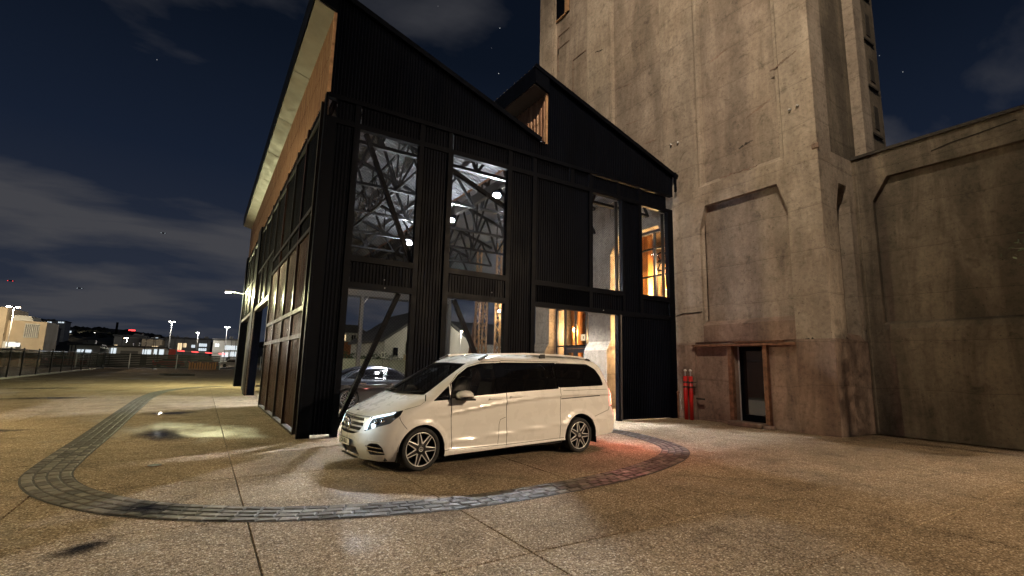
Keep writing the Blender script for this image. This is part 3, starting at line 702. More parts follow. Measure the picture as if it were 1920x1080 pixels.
T('door_lintel', MB().box(11.58, 11.785, -3.86, -0.60, 2.30, 2.365).box(11.70, 11.787, -3.5, -2.0, 2.40, 2.44), 'rusty')
T('door_jamb', box(11.64, 11.80, -1.96, -1.84, 0.02, 2.30), 'rusty'); T('door_jamb', box(11.66, 11.80, -3.04, -2.92, 0.02, 2.30), 'rusty')
T('door_step', box(11.36, 11.80, -2.96, -1.92, 0.0, 0.13), 'concrete_low', bevel=0.015)
T('step_stone', box(11.38, 11.60, -3.24, -2.99, 0.0, 0.10), 'concrete_low', bevel=0.015)
dr = T('door', box(12.02, 12.06, -2.915, -1.965, 0.05, 2.285), 'dark_glass')
MB().box(11.98, 12.07, -2.918, -2.80, 0.05, 2.286).box(11.98, 12.07, -2.10, -1.962, 0.05, 2.286).box(11.98, 12.07, -2.80, -2.10, 0.05, 0.30).box(11.98, 12.07, -2.80, -2.10, 2.16, 2.286).build('frame', 'frame_steel', dr)
MB().tube((11.95, -2.76, 0.95), (11.95, -2.76, 1.30), 0.015).build('handle', 'light_steel', dr)
T('conduit', MB().tube((11.90, -2.03, 0.05), (11.90, -2.03, 2.28), 0.022), 'light_steel')
# right hand face, toward the camera side
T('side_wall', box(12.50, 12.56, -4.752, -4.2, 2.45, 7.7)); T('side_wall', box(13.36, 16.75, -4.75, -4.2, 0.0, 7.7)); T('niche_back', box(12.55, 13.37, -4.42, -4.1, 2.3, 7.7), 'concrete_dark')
T('niche_head', MB().prism([(12.56, 6.1), (12.80, 6.85), (13.25, 6.85), (13.36, 6.4), (13.36, 7.7), (12.56, 7.7)], 'y', -4.748, -4.3))
T('plinth', box(12.5, 13.66, -4.80, -4.2, 0.0, 2.45), 'concrete_low')
T('side_plinth_cap', MB().prism([(-4.80, 2.45), (-4.3, 2.45), (-4.3, 2.72), (-4.72, 2.60)], 'x', 12.5, 13.4), 'concrete_low')
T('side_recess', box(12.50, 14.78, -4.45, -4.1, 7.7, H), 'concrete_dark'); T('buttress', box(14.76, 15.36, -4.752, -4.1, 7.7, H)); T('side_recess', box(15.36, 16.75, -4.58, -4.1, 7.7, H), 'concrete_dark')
for z in (9.2, 10.9, 12.6, 14.3): T('side_slot', MB().box(15.75, 16.45, -4.64, -4.585, z, z + 0.07).box(16.05, 16.35, -4.60, -4.583, z + 0.3, z + 1.1), 'bed')
T('core', MB().box(12.62, 16.75, -4.4, 8.45, 7.9, H).box(16.4, 16.75, -4.3, 8.45, 0, 7.9).box(12.60, 16.4, 8.2, 8.45, 0, 7.9).box(12.56, 16.4, -4.1, -0.9, 0, 7.9), 'concrete')
T('floor_slab', box(12.5, 16.4, -0.9, 8.2, 0.005, 0.05), 'concrete_low'); T('room_ceiling', box(12.6, 16.4, -0.9, 8.2, 7.6, 7.9), 'plaster_in')
T('room_wall', box(16.25, 16.40, -0.9, 8.2, 0.05, 7.6), 'plaster_in')
# high window and incised frames in the far bay
w = T('window', box(11.84, 11.95, 6.22, 7.18, 19.1, 22.4), 'dark_glass')
MB().box(11.80, 11.90, 6.20, 6.45, 19.1, 22.4).box(11.81, 11.89, 6.45, 7.18, 19.05, 19.12).build('frame', 'rust_light', w)
def incised(y0, y1, z0, z1):
    T('incised_frame', MB().box(11.905, 11.945, y0, y1, z1 - 0.05, z1).box(11.905, 11.945, y1 - 0.05, y1, z0, z1 - 0.05), 'concrete_low')
incised(6.24, 7.14, 17.2, 18.25); incised(6.24, 7.14, 16.3, 17.55); incised(5.0, 5.95, 14.3, 16.28)
for y, z in ((-4.11, 9.0), (-4.33, 9.03), (0.09, 9.57), (-0.21, 9.53)):
    T('bolt', MB().lathe((X0, y, z), [(0.01, -0.07), (0.04, -0.055), (0.045, -0.02), (0.03, 0.0)], 'x', 10), 'light_steel', smooth=True)
rs = random.Random(44)
for y, z, L, a in ((-3.1, 9.6, 0.9, -0.35), (-2.6, 8.6, 0.5, -0.2), (-4.0, 10.6, 0.8, -0.3), (1.2, 10.2, 0.7, 0.1), (2.2, 11.4, 0.8, 0.15), (1.7, 9.2, 0.35, 0.3), (3.9, 15.5, 0.5, 0.3), (-2.9, 2.62, 1.6, 0.0), (-4.3, 2.42, 0.5, 0.1), (-2.4, 7.70, 1.3, 0.0), (2.6, 13.2, 0.9, 0.2), (-1.8, 12.1, 0.7, -0.2)):
    on_panel = any(q0 < y < q1 for q0, q1 in bays) and z > 7.8; xx = (X0 + 0.19 if on_panel else X0) - 0.004
    n = 22; up, lo = [], []
    for k in range(n + 1):
        f = k / n; w = 0.05 * rs.uniform(0.3, 1.2) * math.sin(math.pi * f) ** 0.6 + 0.004; yy = y + (f - 0.5) * L; zz = z + (f - 0.5) * L * a + rs.uniform(-0.02, 0.02)
        up.append((yy, zz + w * rs.uniform(0.2, 1.2))); lo.append((yy, zz - w * rs.uniform(0.2, 1.0)))
    T('spalled_patch', MB().prism(up + lo[::-1], 'x', xx - 0.003, xx + 0.02), 'bed' if L < 0.6 else 'concrete_low')
T('broken_lug', box(11.72, 11.80, -4.80, -4.60, 7.60, 7.78), 'concrete_low', bevel=0.03)
m = MB(); pts = [(11.735, 0.1, 3.36), (11.735, -0.2, 3.43), (11.735, -0.6, 3.42), (11.735, -0.93, 3.43)]
for a, b in zip(pts, pts[1:]): m.tube(a, b, 0.016, 6)
T('cable', m, 'bed')
# --- tall steel windows of the two inner bays
XW = 12.22
def bay_window(a, b, cols, rows, door=None):
    fr = T('window_frame', MB().box(XW - 0.05, XW + 0.05, a, a + 0.07, 0.05, 6.75).box(XW - 0.05, XW + 0.05, b - 0.07, b, 0.05, 6.75).box(XW - 0.05, XW + 0.05, a + 0.07, b - 0.07, 6.66, 6.75), 'slate_frame')
    for y in cols[1:-1]:
        z0 = 2.5 if door and door[0] + 0.05 < y < door[1] - 0.05 else 0.05
        MB().box(XW - 0.045, XW + 0.045, y - 0.035, y + 0.035, z0, 6.66).build('mullion', 'slate_frame', fr)
    for z in rows[1:-1]: MB().box(XW - 0.04, XW + 0.04, a + 0.07, b - 0.07, z - 0.03, z + 0.03).build('transom', 'frame_steel', fr)
    for i in range(len(cols) - 1):
        for j in range(len(rows) - 1):
            if door and rows[j] < 2.0 and cols[i] > door[0] - 0.05 and cols[i + 1] < door[1] + 0.05: continue
            MB().box(XW - 0.006, XW + 0.006, cols[i] + 0.03, cols[i + 1] - 0.03, rows[j] + 0.03, rows[j + 1] - 0.03).build('pane', 'clear_pane', fr)
bay_window(0.42, 3.30, [0.42, 1.38, 2.34, 3.30], [0.05, 2.5, 3.8, 5.0, 6.05, 6.72])
bay_window(4.64, 7.40, [4.64, 5.28, 6.02, 6.74, 7.40], [0.05, 2.5, 4.2, 5.5, 6.72], (5.28, 6.74))
dd = T('double_door', MB().box(XW - 0.06, XW + 0.06, 5.24, 5.32, 0.05, 2.47).box(XW - 0.06, XW + 0.06, 6.70, 6.78, 0.05, 2.47).box(XW - 0.06, XW + 0.06, 5.32, 6.70, 2.38, 2.47), 'slate_frame')
for a, b in ((5.33, 6.00), (6.02, 6.69)):
    lf = MB().box(XW - 0.03, XW + 0.03, a, a + 0.13, 0.06, 2.36).box(XW - 0.03, XW + 0.03, b - 0.13, b, 0.06, 2.36).box(XW - 0.03, XW + 0.03, a + 0.13, b - 0.13, 0.06, 0.35).box(XW - 0.03, XW + 0.03, a + 0.13, b - 0.13, 2.20, 2.36).build('door_leaf', 'slate_frame', dd)
    MB().box(XW - 0.006, XW + 0.006, a + 0.13, b - 0.13, 0.35, 2.20).build('door_pane', 'clear_pane', dd)
sg = thing('notice_sign', 'small pale notice plate hanging inside the glazed tower front above the doors', 'sign', (12.32, 5.6, 2.75))
box(12.31, 12.33, 5.42, 5.78, 2.72, 3.0).build('plate', 'lit_warm', sg); box(12.3, 12.308, 5.58, 5.62, 2.80, 2.92).build('mark', 'bed', sg)
# --- timbers and machinery inside
for k, (y, x, wd) in enumerate(((4.78, 13.1, 0.30), (5.42, 13.5, 0.42), (6.10, 13.2, 0.34), (6.62, 13.6, 0.30), (7.12, 13.1, 0.40), (5.08, 13.9, 0.26), (5.78, 13.8, 0.22), (6.38, 13.9, 0.2), (6.88, 13.9, 0.2), (7.85, 13.6, 0.4), (4.2, 13.9, 0.4), (3.2, 13.6, 0.40), (2.55, 14.2, 0.45), (1.35, 13.4, 0.32), (0.55, 13.9, 0.4), (1.9, 15.0, 0.5), (0.0, 14.6, 0.5))):
    T('timber_post', box(x, x + 0.3, y - wd / 2, y + wd / 2, 0.05, 7.6), 'timber', bevel=0.012)
for z in (3.9, 6.2): T('timber_beam', box(14.5, 14.75, -0.9, 8.2, z, z + 0.35), 'timber', bevel=0.012)
wh = thing('machine_wheel', 'dark spoked machine wheel seen through the upper right tower window', 'wheel', (13.2, 1.95, 5.75))
m = MB().torus((13.2, 1.95, 5.78), 0.36, 0.035, 'x', 28, 8)
m.build('rim', 'frame_steel', wh, smooth=True)
for k in range(6):
    a = k * math.tau / 6; MB().bar((13.2, 1.95, 5.78), (13.2, 1.95 + 0.35 * math.cos(a), 5.78 + 0.35 * math.sin(a)), 0.035).build('spoke', 'frame_steel', wh)
MB().tube((13.1, 1.95, 5.78), (14.3, 1.95, 5.78), 0.06).build('shaft', 'frame_steel', wh)
for k, (x, y, z, w, lab) in enumerate(((12.85, 1.22, 5.42, 320, 'bright warm globe lamp hanging inside the upper right tower window'), (12.9, 4.72, 3.02, 70, 'warm wall lamp inside the glazed front nearest the double doors'), (12.95, 6.98, 3.3, 70, 'warm wall lamp inside the glazed front at its far jamb'), (12.75, 2.75, 2.85, 150, 'warm lamp just inside the tower behind the gate edge'), (14.0, 2.3, 4.8, 800, 'warm lamp deep inside the tower by the machinery'), (14.05, 6.0, 6.2, 520, 'added warm fill lamp above the timbers behind the double doors'))):  # last entry is an added fill lamp, lighting the timbers evenly from above
    f = thing('pendant_lamp', lab, 'lamp', (x, y, z), 'warm lamps inside the tower')
    MB().lathe((x, y, z), [(0.02, -0.09), (0.075, -0.05), (0.09, 0.0), (0.06, 0.06), (0.03, 0.08)], n=14).build('globe', 'bulb_warm', f, smooth=True)
    MB().tube((x, y, z + 0.08), (x, y, 7.6), 0.012, 6).build('cord', 'frame_steel', f)
    lamp('pendant_light', 'POINT', (x - 0.02, y, z - 0.14), w * WARM_K, (1.0, 0.60, 0.25), 0.06, parent=f)

# ================================================================== low concrete building on the right
lowb = thing('concrete_annex', 'low dark concrete annex wall with recessed panel right of the tower', 'building', (13.65, -4.8, 0))
A = lambda n, m, mat='concrete_dark', **k: m.build(n, mat, lowb, **k)
XA = 13.65
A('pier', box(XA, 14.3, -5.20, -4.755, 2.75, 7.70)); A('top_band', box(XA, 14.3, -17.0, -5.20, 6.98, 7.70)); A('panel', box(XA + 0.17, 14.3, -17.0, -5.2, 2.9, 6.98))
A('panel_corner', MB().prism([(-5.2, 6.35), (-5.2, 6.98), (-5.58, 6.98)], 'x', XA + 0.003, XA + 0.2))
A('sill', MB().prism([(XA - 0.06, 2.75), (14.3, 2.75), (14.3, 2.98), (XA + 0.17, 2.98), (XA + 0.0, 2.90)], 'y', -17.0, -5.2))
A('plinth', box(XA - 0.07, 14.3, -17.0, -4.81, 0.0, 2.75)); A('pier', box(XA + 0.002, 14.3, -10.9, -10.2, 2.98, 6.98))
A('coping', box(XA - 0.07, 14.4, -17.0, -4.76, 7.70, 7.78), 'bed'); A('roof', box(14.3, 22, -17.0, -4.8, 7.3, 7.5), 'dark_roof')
A('rain_pipe', MB().tube((XA - 0.06, -4.86, 0.05), (XA - 0.06, -4.86, 7.55), 0.03), 'concrete_dark')
m = MB(); pts = [(XA - 0.012, -6.6, 7.32), (XA - 0.012, -7.0, 7.40), (XA - 0.012, -7.5, 7.43), (XA - 0.012, -8.2, 7.50)]
for a, b in zip(pts, pts[1:]): m.tube(a, b, 0.014, 6)
A('cable', m, 'bed')

# ------------------------------------------------------------------ red standpipes and posts by the tower foot
for y, w in ((-0.40, 'left'), (-0.60, 'right')):
    s = thing('standpipe', 'red fire standpipe at the tower foot, ' + w + ' of the pair', 'standpipe', (11.48, y, 0), 'red standpipes by the gate')
    MB().tube((11.48, y, 0.0), (11.48, y, 1.36), 0.065, 14).build('pipe', 'red_paint', s, smooth=True)
    MB().tube((11.48, y, 1.36), (11.48, y, 1.50), 0.022, 8).build('neck', 'light_steel', s)
    MB().lathe((11.48, y, 1.54), [(0.01, -0.045), (0.045, -0.02), (0.045, 0.02), (0.01, 0.045)], n=12).build('cap', 'cap_white', s, smooth=True)
    for z in (1.02, 1.17): MB().lathe((11.48, y, z), [(0.078, -0.025), (0.078, 0.025)], n=14).build('clamp', 'bed', s)
s = tag(MB().box(11.53, 11.60, -0.72, -0.28, 1.005, 1.035).box(11.53, 11.60, -0.72, -0.28, 1.155, 1.185).build('clamp_bar', 'bed'), 'black clamp bars behind the red standpipes', 'bracket')
s = thing('rusty_post', 'short rusty post with round head between gate and standpipes', 'post', (11.42, -0.14, 0))
MB().tube((11.42, -0.14, 0), (11.42, -0.14, 0.80), 0.028).build('shaft', 'rusty', s); MB().lathe((11.42, -0.14, 0.83), [(0.02, -0.05), (0.05, 0), (0.02, 0.05)], n=12).build('head', 'rusty', s, smooth=True)
s = tag(MB().bar((11.62, -0.70, 0.67), (11.62, -0.98, 0.66), 0.06, 0.05).build('wall_bracket', 'bed'), 'black bar bracket right of the red standpipes', 'bracket')

# ================================================================== tree whose twigs reach into the right edge
tr = thing('leafy_tree', 'dark leafy tree whose twigs reach in at the right edge', 'tree', (12.6, -10.6, 0))
tm = MB(); rt = random.Random(21)
tm.tube((12.6, -10.6, 0), (12.65, -10.5, 2.4), 0.13, 10, 0.10); tm.tube((12.65, -10.5, 2.4), (12.5, -10.4, 4.6), 0.10, 8, 0.04)
tips = []
for k in range(14):
    a = rt.uniform(0, 6.28); z = rt.uniform(2.2, 4.4); L = rt.uniform(0.5, 0.9); p = Vector((12.58, -10.45, z)); q = p + Vector((math.cos(a) * L, math.sin(a) * L, rt.uniform(0.1, 0.6))); tm.tube(p, q, 0.03, 6, 0.01); tips.append(q)
knee, main_tip = Vector((11.6, -9.4, 3.9)), Vector((10.60, -8.43, 3.92)); tm.tube((12.58, -10.45, 3.2), knee, 0.04, 6, 0.025); tm.tube(knee, main_tip, 0.025, 6, 0.008)
tm.build('trunk', 'bark', tr)
lm = MB()
def leaf(p, s):
    d = Vector((rt.gauss(0, 1), rt.gauss(0, 1), rt.gauss(0, 0.6))).normalized(); u = d.orthogonal().normalized()
    lm.add([p, p + d * s * 0.5 + u * s * 0.28, p + d * s, p + d * s * 0.5 - u * s * 0.28], [(0, 1, 2, 3)])
for q in tips:
    for k in range(110): leaf(q + Vector((rt.gauss(0, 0.25), rt.gauss(0, 0.25), rt.gauss(0, 0.24))), rt.uniform(0.07, 0.13))
for k in range(90):
    f = rt.random(); p = knee.lerp(main_tip, f); leaf(p + Vector((rt.gauss(0, 0.08), rt.gauss(0, 0.08), rt.gauss(0, 0.16))), rt.uniform(0.08, 0.14))
lm.build('crown', 'leaf', tr, recalc=False)

# ================================================================== lamps behind the viewer that light the yard
def mast(x, y, h, aim, power, color, cone, label, blend=0.6, rad=0.25, name='lamp_post'):
    t = thing(name, label, 'lamp post', (x, y, 0))
    MB().tube((x, y, 0), (x, y, h), 0.10, 12, 0.06).build('pole', 'rail_steel', t, smooth=True)
    MB().tube((x, y, 0), (x, y, 0.5), 0.16, 12, 0.15).build('base', 'rail_steel', t)
    d = Vector((aim[0] - x, aim[1] - y, 0)).normalized()
    e = Vector((x, y, h)) + d * 1.0
    MB().bar((x, y, h - 0.04), e, 0.06).build('arm', 'rail_steel', t)
    hd = MB().box(e.x - 0.28, e.x + 0.28, e.y - 0.28, e.y + 0.28, e.z - 0.02, e.z + 0.12).build('head', 'rail_steel', t)
    MB().box(e.x - 0.24, e.x + 0.24, e.y - 0.24, e.y + 0.24, e.z - 0.05, e.z - 0.021).build('lens', 'lamp_amber', t)
    lamp(name + '_light', 'SPOT', (e.x, e.y, e.z - 0.10), power, color, rad, aim, cone, blend, parent=t)
AMB = (1.0, 0.79, 0.56)
mast(-6.0, -14.5, 26.0, (11.75, 1.6, 13.2), TOWER_W, AMB, 57, 'tall floodlight mast far behind the viewer aimed at the tower', 0.9)
mast(-12.5, 2.5, 7.5, (-4.0, 4.0, 1.0), LEFT_W, (1.0, 0.82, 0.44), 150, 'street lamp left of the yard outside the view', 0.5, 0.15)
mast(13.95, -20.5, 8.2, (3.0, -7.0, 0.0), YARD_W, (1.0, 0.74, 0.48), 80, 'amber street lamp behind the viewer lighting the yard', 0.8)
# ================================================================== vehicles
t = NT('van_paint'); t.set((0.82, 0.81, 0.78), t.rng(t.noise(4, 3), 0.3, 0.7, 0.24, 0.32), Coat_Weight=1.0, Coat_Roughness=0.04)
t = NT('car_paint'); t.set((0.018, 0.019, 0.025), 0.3, 0.6, Coat_Weight=1.0, Coat_Roughness=0.05)
plain('trim_black', (0.008, 0.008, 0.009), 0.35, 0, 0.1)
plain('seat_fabric', (0.06, 0.055, 0.05), 0.8, 0, 0.15, 8)
plain('gap_black', (0.004, 0.004, 0.004), 0.8, 0, 0.1)
plain('rubber', (0.012, 0.012, 0.012), 0.75, 0, 0.25, 12, 0.2, 60)
plain('alloy', (0.72, 0.71, 0.70), 0.35, 0.35, 0.08)
plain('chrome', (0.75, 0.75, 0.76), 0.08, 1.0, 0.03)
plain('plate_white', (0.75, 0.74, 0.70), 0.5, 0, 0.05)
t = NT('lamp_shell'); t.set((0.16, 0.18, 0.20), 0.06, 0.4, Coat_Weight=1.0)
emit('drl', (0.62, 0.86, 1.0), 2.6); emit('tail_red', (1.0, 0.045, 0.03), 1.6); emit('tail_amber', (1.0, 0.45, 0.12), 2.6)

def tabv(tab, z):
    if z <= tab[0][0]: return tab[0][1]
    n = len(tab)
    def sl(k):
        if k <= 0 or k >= n - 1:
            a, b = (0, 1) if k <= 0 else (n - 2, n - 1); return (tab[b][1] - tab[a][1]) / (tab[b][0] - tab[a][0])
        d0 = (tab[k][1] - tab[k - 1][1]) / (tab[k][0] - tab[k - 1][0]); d1 = (tab[k + 1][1] - tab[k][1]) / (tab[k + 1][0] - tab[k][0])
        return 0 if d0 * d1 <= 0 else 2 * d0 * d1 / (d0 + d1)
    for i in range(1, n):
        if z <= tab[i][0]:
            z0, v0 = tab[i - 1]; z1, v1 = tab[i]; h = z1 - z0; t = (z - z0) / h; m0, m1 = sl(i - 1) * h, sl(i) * h
            return v0 * (1 + 2 * t) * (1 - t) ** 2 + m0 * t * (1 - t) ** 2 + v1 * t * t * (3 - 2 * t) + m1 * t * t * (t - 1)
    return tab[-1][1]
def sstep(a, b, x):
    t = max(0.0, min(1.0, (x - a) / (b - a))); return t * t * (3 - 2 * t)

class Shell:
    """Car body as a wrapped chart (s: front centre -> side -> rear centre, z: height)."""
    def __init__(s, XF, XR, WT, LF, LR, NF=2.3, NR=3.2, dz=None):
        s.XF, s.XR, s.WT, s.LF, s.LR, s.NF, s.NR = XF, XR, WT, LF, LR, NF, NR
        s.SF, s.SS, s.SR = 1.25, 3.9, 1.05; s.SMAX = s.SF + s.SS + s.SR; s.dz = dz
        s.z0, s.z1 = WT[0][0], WT[-1][0]
        s.cache = {}
        n = 300; s.tz = [(s.z0, 0.0)]; acc = 0.0; pz = s.z0
        for k in range(1, n + 1):
            z = s.z0 + (s.z1 - s.z0) * k / n
            dx = min(0.10, abs(tabv(XF, z) - tabv(XF, pz)) + 0.6 * abs(tabv(WT, z) - tabv(WT, pz)))
            acc += math.hypot(z - pz, 0.55 * dx); s.tz.append((z, acc)); pz = z
        s.TMAX = acc
    def T(s, z):
        f = (z - s.z0) / (s.z1 - s.z0) * 300; i = max(0, min(299, int(f))); a, b = s.tz[i], s.tz[i + 1]; return a[1] + (b[1] - a[1]) * (f - i)
    def Z(s, t):
        lo, hi = 0, 300
        while hi - lo > 1:
            m = (lo + hi) // 2
            if s.tz[m][1] <= t: lo = m
            else: hi = m
        a, b = s.tz[lo], s.tz[hi]; return a[0] + (b[0] - a[0]) * (t - a[1]) / max(1e-9, b[1] - a[1])
    def row(s, z):
        k = round(z, 5)
        if k not in s.cache: s.cache[k] = tuple(tabv(q, z) for q in (s.XF, s.XR, s.LF, s.LR, s.WT))
        return s.cache[k]
    def P(s, u, z):
        xf, xr, lf, lr, w = s.row(z)
        if u < s.SF:
            th = max(0.0, u) / s.SF * math.pi / 2; x = xf + lf * (1 - max(0.0, math.cos(th)) ** (2 / s.NF)); y = w * math.sin(th) ** (2 / s.NF)
        elif u <= s.SF + s.SS:
            x = xf + lf + (u - s.SF) / s.SS * (xr - lr - xf - lf); y = w
        else:
            th = min(1.0, (u - s.SF - s.SS) / s.SR) * math.pi / 2; x = xr - lr + lr * math.sin(th) ** (2 / s.NR); y = w * max(0.0, math.cos(th)) ** (2 / s.NR)
        if s.dz and w > 0: y += s.dz(x, z) * min(1.0, (y / w)) ** 6
        return x, y, z
    def ux(s, x, z):
        xf, xr, lf, lr, w = s.row(z)
        if x < xf + lf: return s.SF * math.acos(max(0, min(1, 1 - (x - xf) / lf)) ** (s.NF / 2)) / (math.pi / 2)
        if x > xr - lr: return s.SF + s.SS + s.SR * math.asin(max(0, min(1, (x - xr + lr) / lr)) ** (s.NR / 2)) / (math.pi / 2)
        return s.SF + s.SS * (x - xf - lf) / (xr - lr - xf - lf)
    def uy(s, y, z):
        w = s.row(z)[4]; return s.SF * math.asin(min(1, abs(y) / w) ** (s.NF / 2)) / (math.pi / 2)
    def N(s, u, z):
        e = 0.004; a = Vector(s.P(min(u + e, s.SMAX), z)) - Vector(s.P(max(u - e, 0), z)); b = Vector(s.P(u, min(z + e, s.z1))) - Vector(s.P(u, max(z - e, s.z0)))
        n = a.cross(b)
        if n.length < 1e-9: n = Vector((0, 0, 1))
        n.normalize()
        p = s.P(u, z)
        if n.dot(Vector((p[0] - 2.6, p[1] * 2.0, p[2] - 0.6))) < 0: n = -n
        return n

def dense(pts, step=0.05, closed=True):
    out = []; n = len(pts)
    for i in range(n if closed else n - 1):
        a, b = pts[i], pts[(i + 1) % n]; L = math.hypot(b[0] - a[0], b[1] - a[1]); k = max(1, int(L / step))
        out += [(a[0] + (b[0] - a[0]) * j / k, a[1] + (b[1] - a[1]) * j / k) for j in range(k)]
    if not closed: out.append(pts[-1])
    return out
def rounded(pts, r, n=5):
    out = []; N = len(pts)
    for i in range(N):
        p = Vector(pts[i]); a = Vector(pts[i - 1]) - p; b = Vector(pts[(i + 1) % N]) - p
        d = min(r, a.length * 0.45, b.length * 0.45); A = p + a.normalized() * d; B = p + b.normalized() * d
        for k in range(n + 1):
            t = k / n; q = A * (1 - t) ** 2 + p * 2 * t * (1 - t) + B * t * t; out.append((q.x, q.y))
    return out
def strip(pl, w):
    L, Rr = [], []
    for i, p in enumerate(pl):
        a = Vector(pl[max(i - 1, 0)]); b = Vector(pl[min(i + 1, len(pl) - 1)]); d = (b - a).normalized(); n = Vector((-d.y, d.x)) * w / 2
        q = Vector(p); L.append(tuple(q + n)); Rr.append(tuple(q - n))
    return L + Rr[::-1]
def circ(cx, cz, r, n=40, a0=0, a1=math.tau): return [(cx + r * math.cos(a0 + (a1 - a0) * k / n), cz + r * math.sin(a0 + (a1 - a0) * k / n)) for k in range(n)]
def pip(x, y, poly):
    c = False; j = len(poly) - 1
    for i in range(len(poly)):
        xi, yi = poly[i]; xj, yj = poly[j]
        if (yi > y) != (yj > y) and x < (xj - xi) * (y - yi) / (yj - yi) + xi: c = not c
        j = i
    return c

def build_shell(sh, regions, fallback, step=0.05):
    """regions: ordered (class, polygon in (s,z)); returns {class: (verts(s,z), tris)} of the near half."""
    polys = []
    verts, edges = [], []
    for cls, poly in regions:
        q = [(min(max(u, 0.0), sh.SMAX), sh.T(min(max(z, sh.z0), sh.z1))) for u, z in poly]
        bb = (min(p[0] for p in q), max(p[0] for p in q), min(p[1] for p in q), max(p[1] for p in q)); polys.append((cls, q, bb))
        o = len(verts); verts += [Vector(p) for p in q]; edges += [(o + i, o + (i + 1) % len(q)) for i in range(len(q))]
    nu, nt = int(sh.SMAX / step), int(sh.TMAX / step)
    for i in range(nu + 1):
        for j in range(nt + 1): verts.append(Vector((sh.SMAX * i / nu, sh.TMAX * j / nt)))
    vo, eo, fo, *_ = delaunay_2d_cdt(verts, edges, [], 0, 1e-5)
    sz = [(v.x, sh.Z(v.y)) for v in vo]
    groups = {}
    for f in fo:
        cx = sum(vo[i].x for i in f) / 3; cy = sum(vo[i].y for i in f) / 3; cls = None
        for c, q, bb in polys:
            if bb[0] <= cx <= bb[1] and bb[2] <= cy <= bb[3] and pip(cx, cy, q): cls = c; break
        if cls is None: cls = fallback(cx, sh.Z(cy))
        if cls: groups.setdefault(cls, []).append(tuple(f))
    return sz, groups
def shell_part(sh, sz, tris, name, mat, parent, off=0.0, sides=(-1, 1), merge=False):
    """one mesh per side (or one merged mesh), offset along the normal; normals come from the smooth surface"""
    used = sorted({i for t in tris for i in t}); idx = {v: k for k, v in enumerate(used)}
    pts = [Vector(sh.P(*sz[i])) for i in used]; nrm = [sh.N(*sz[i]) for i in used]
    objs = []; V, F, NN = [], [], []
    for sd in sides:
        o = len(V)
        V += [((p + n * off).x, sd * (p + n * off).y, (p + n * off).z) for p, n in zip(pts, nrm)]; NN += [(n.x, sd * n.y, n.z) for n in nrm]
        for t in tris:
            a, b, c = (idx[i] for i in t); va, vb, vc = (Vector(V[o + k]) for k in (a, b, c)); g = (vb - va).cross(vc - va)
            if g.length < 1e-10: continue
            F.append((o + a, o + b, o + c) if g.dot(Vector(NN[o + a]) + Vector(NN[o + b]) + Vector(NN[o + c])) > 0 else (o + a, o + c, o + b))
        if not merge or sd == sides[-1]:
            me = bpy.data.meshes.new(name); me.from_pydata(V, [], F); me.shade_smooth(); me.normals_split_custom_set_from_vertices(NN)
            objs.append(link(name, me, mat, parent)); V, F, NN = [], [], []
    return objs

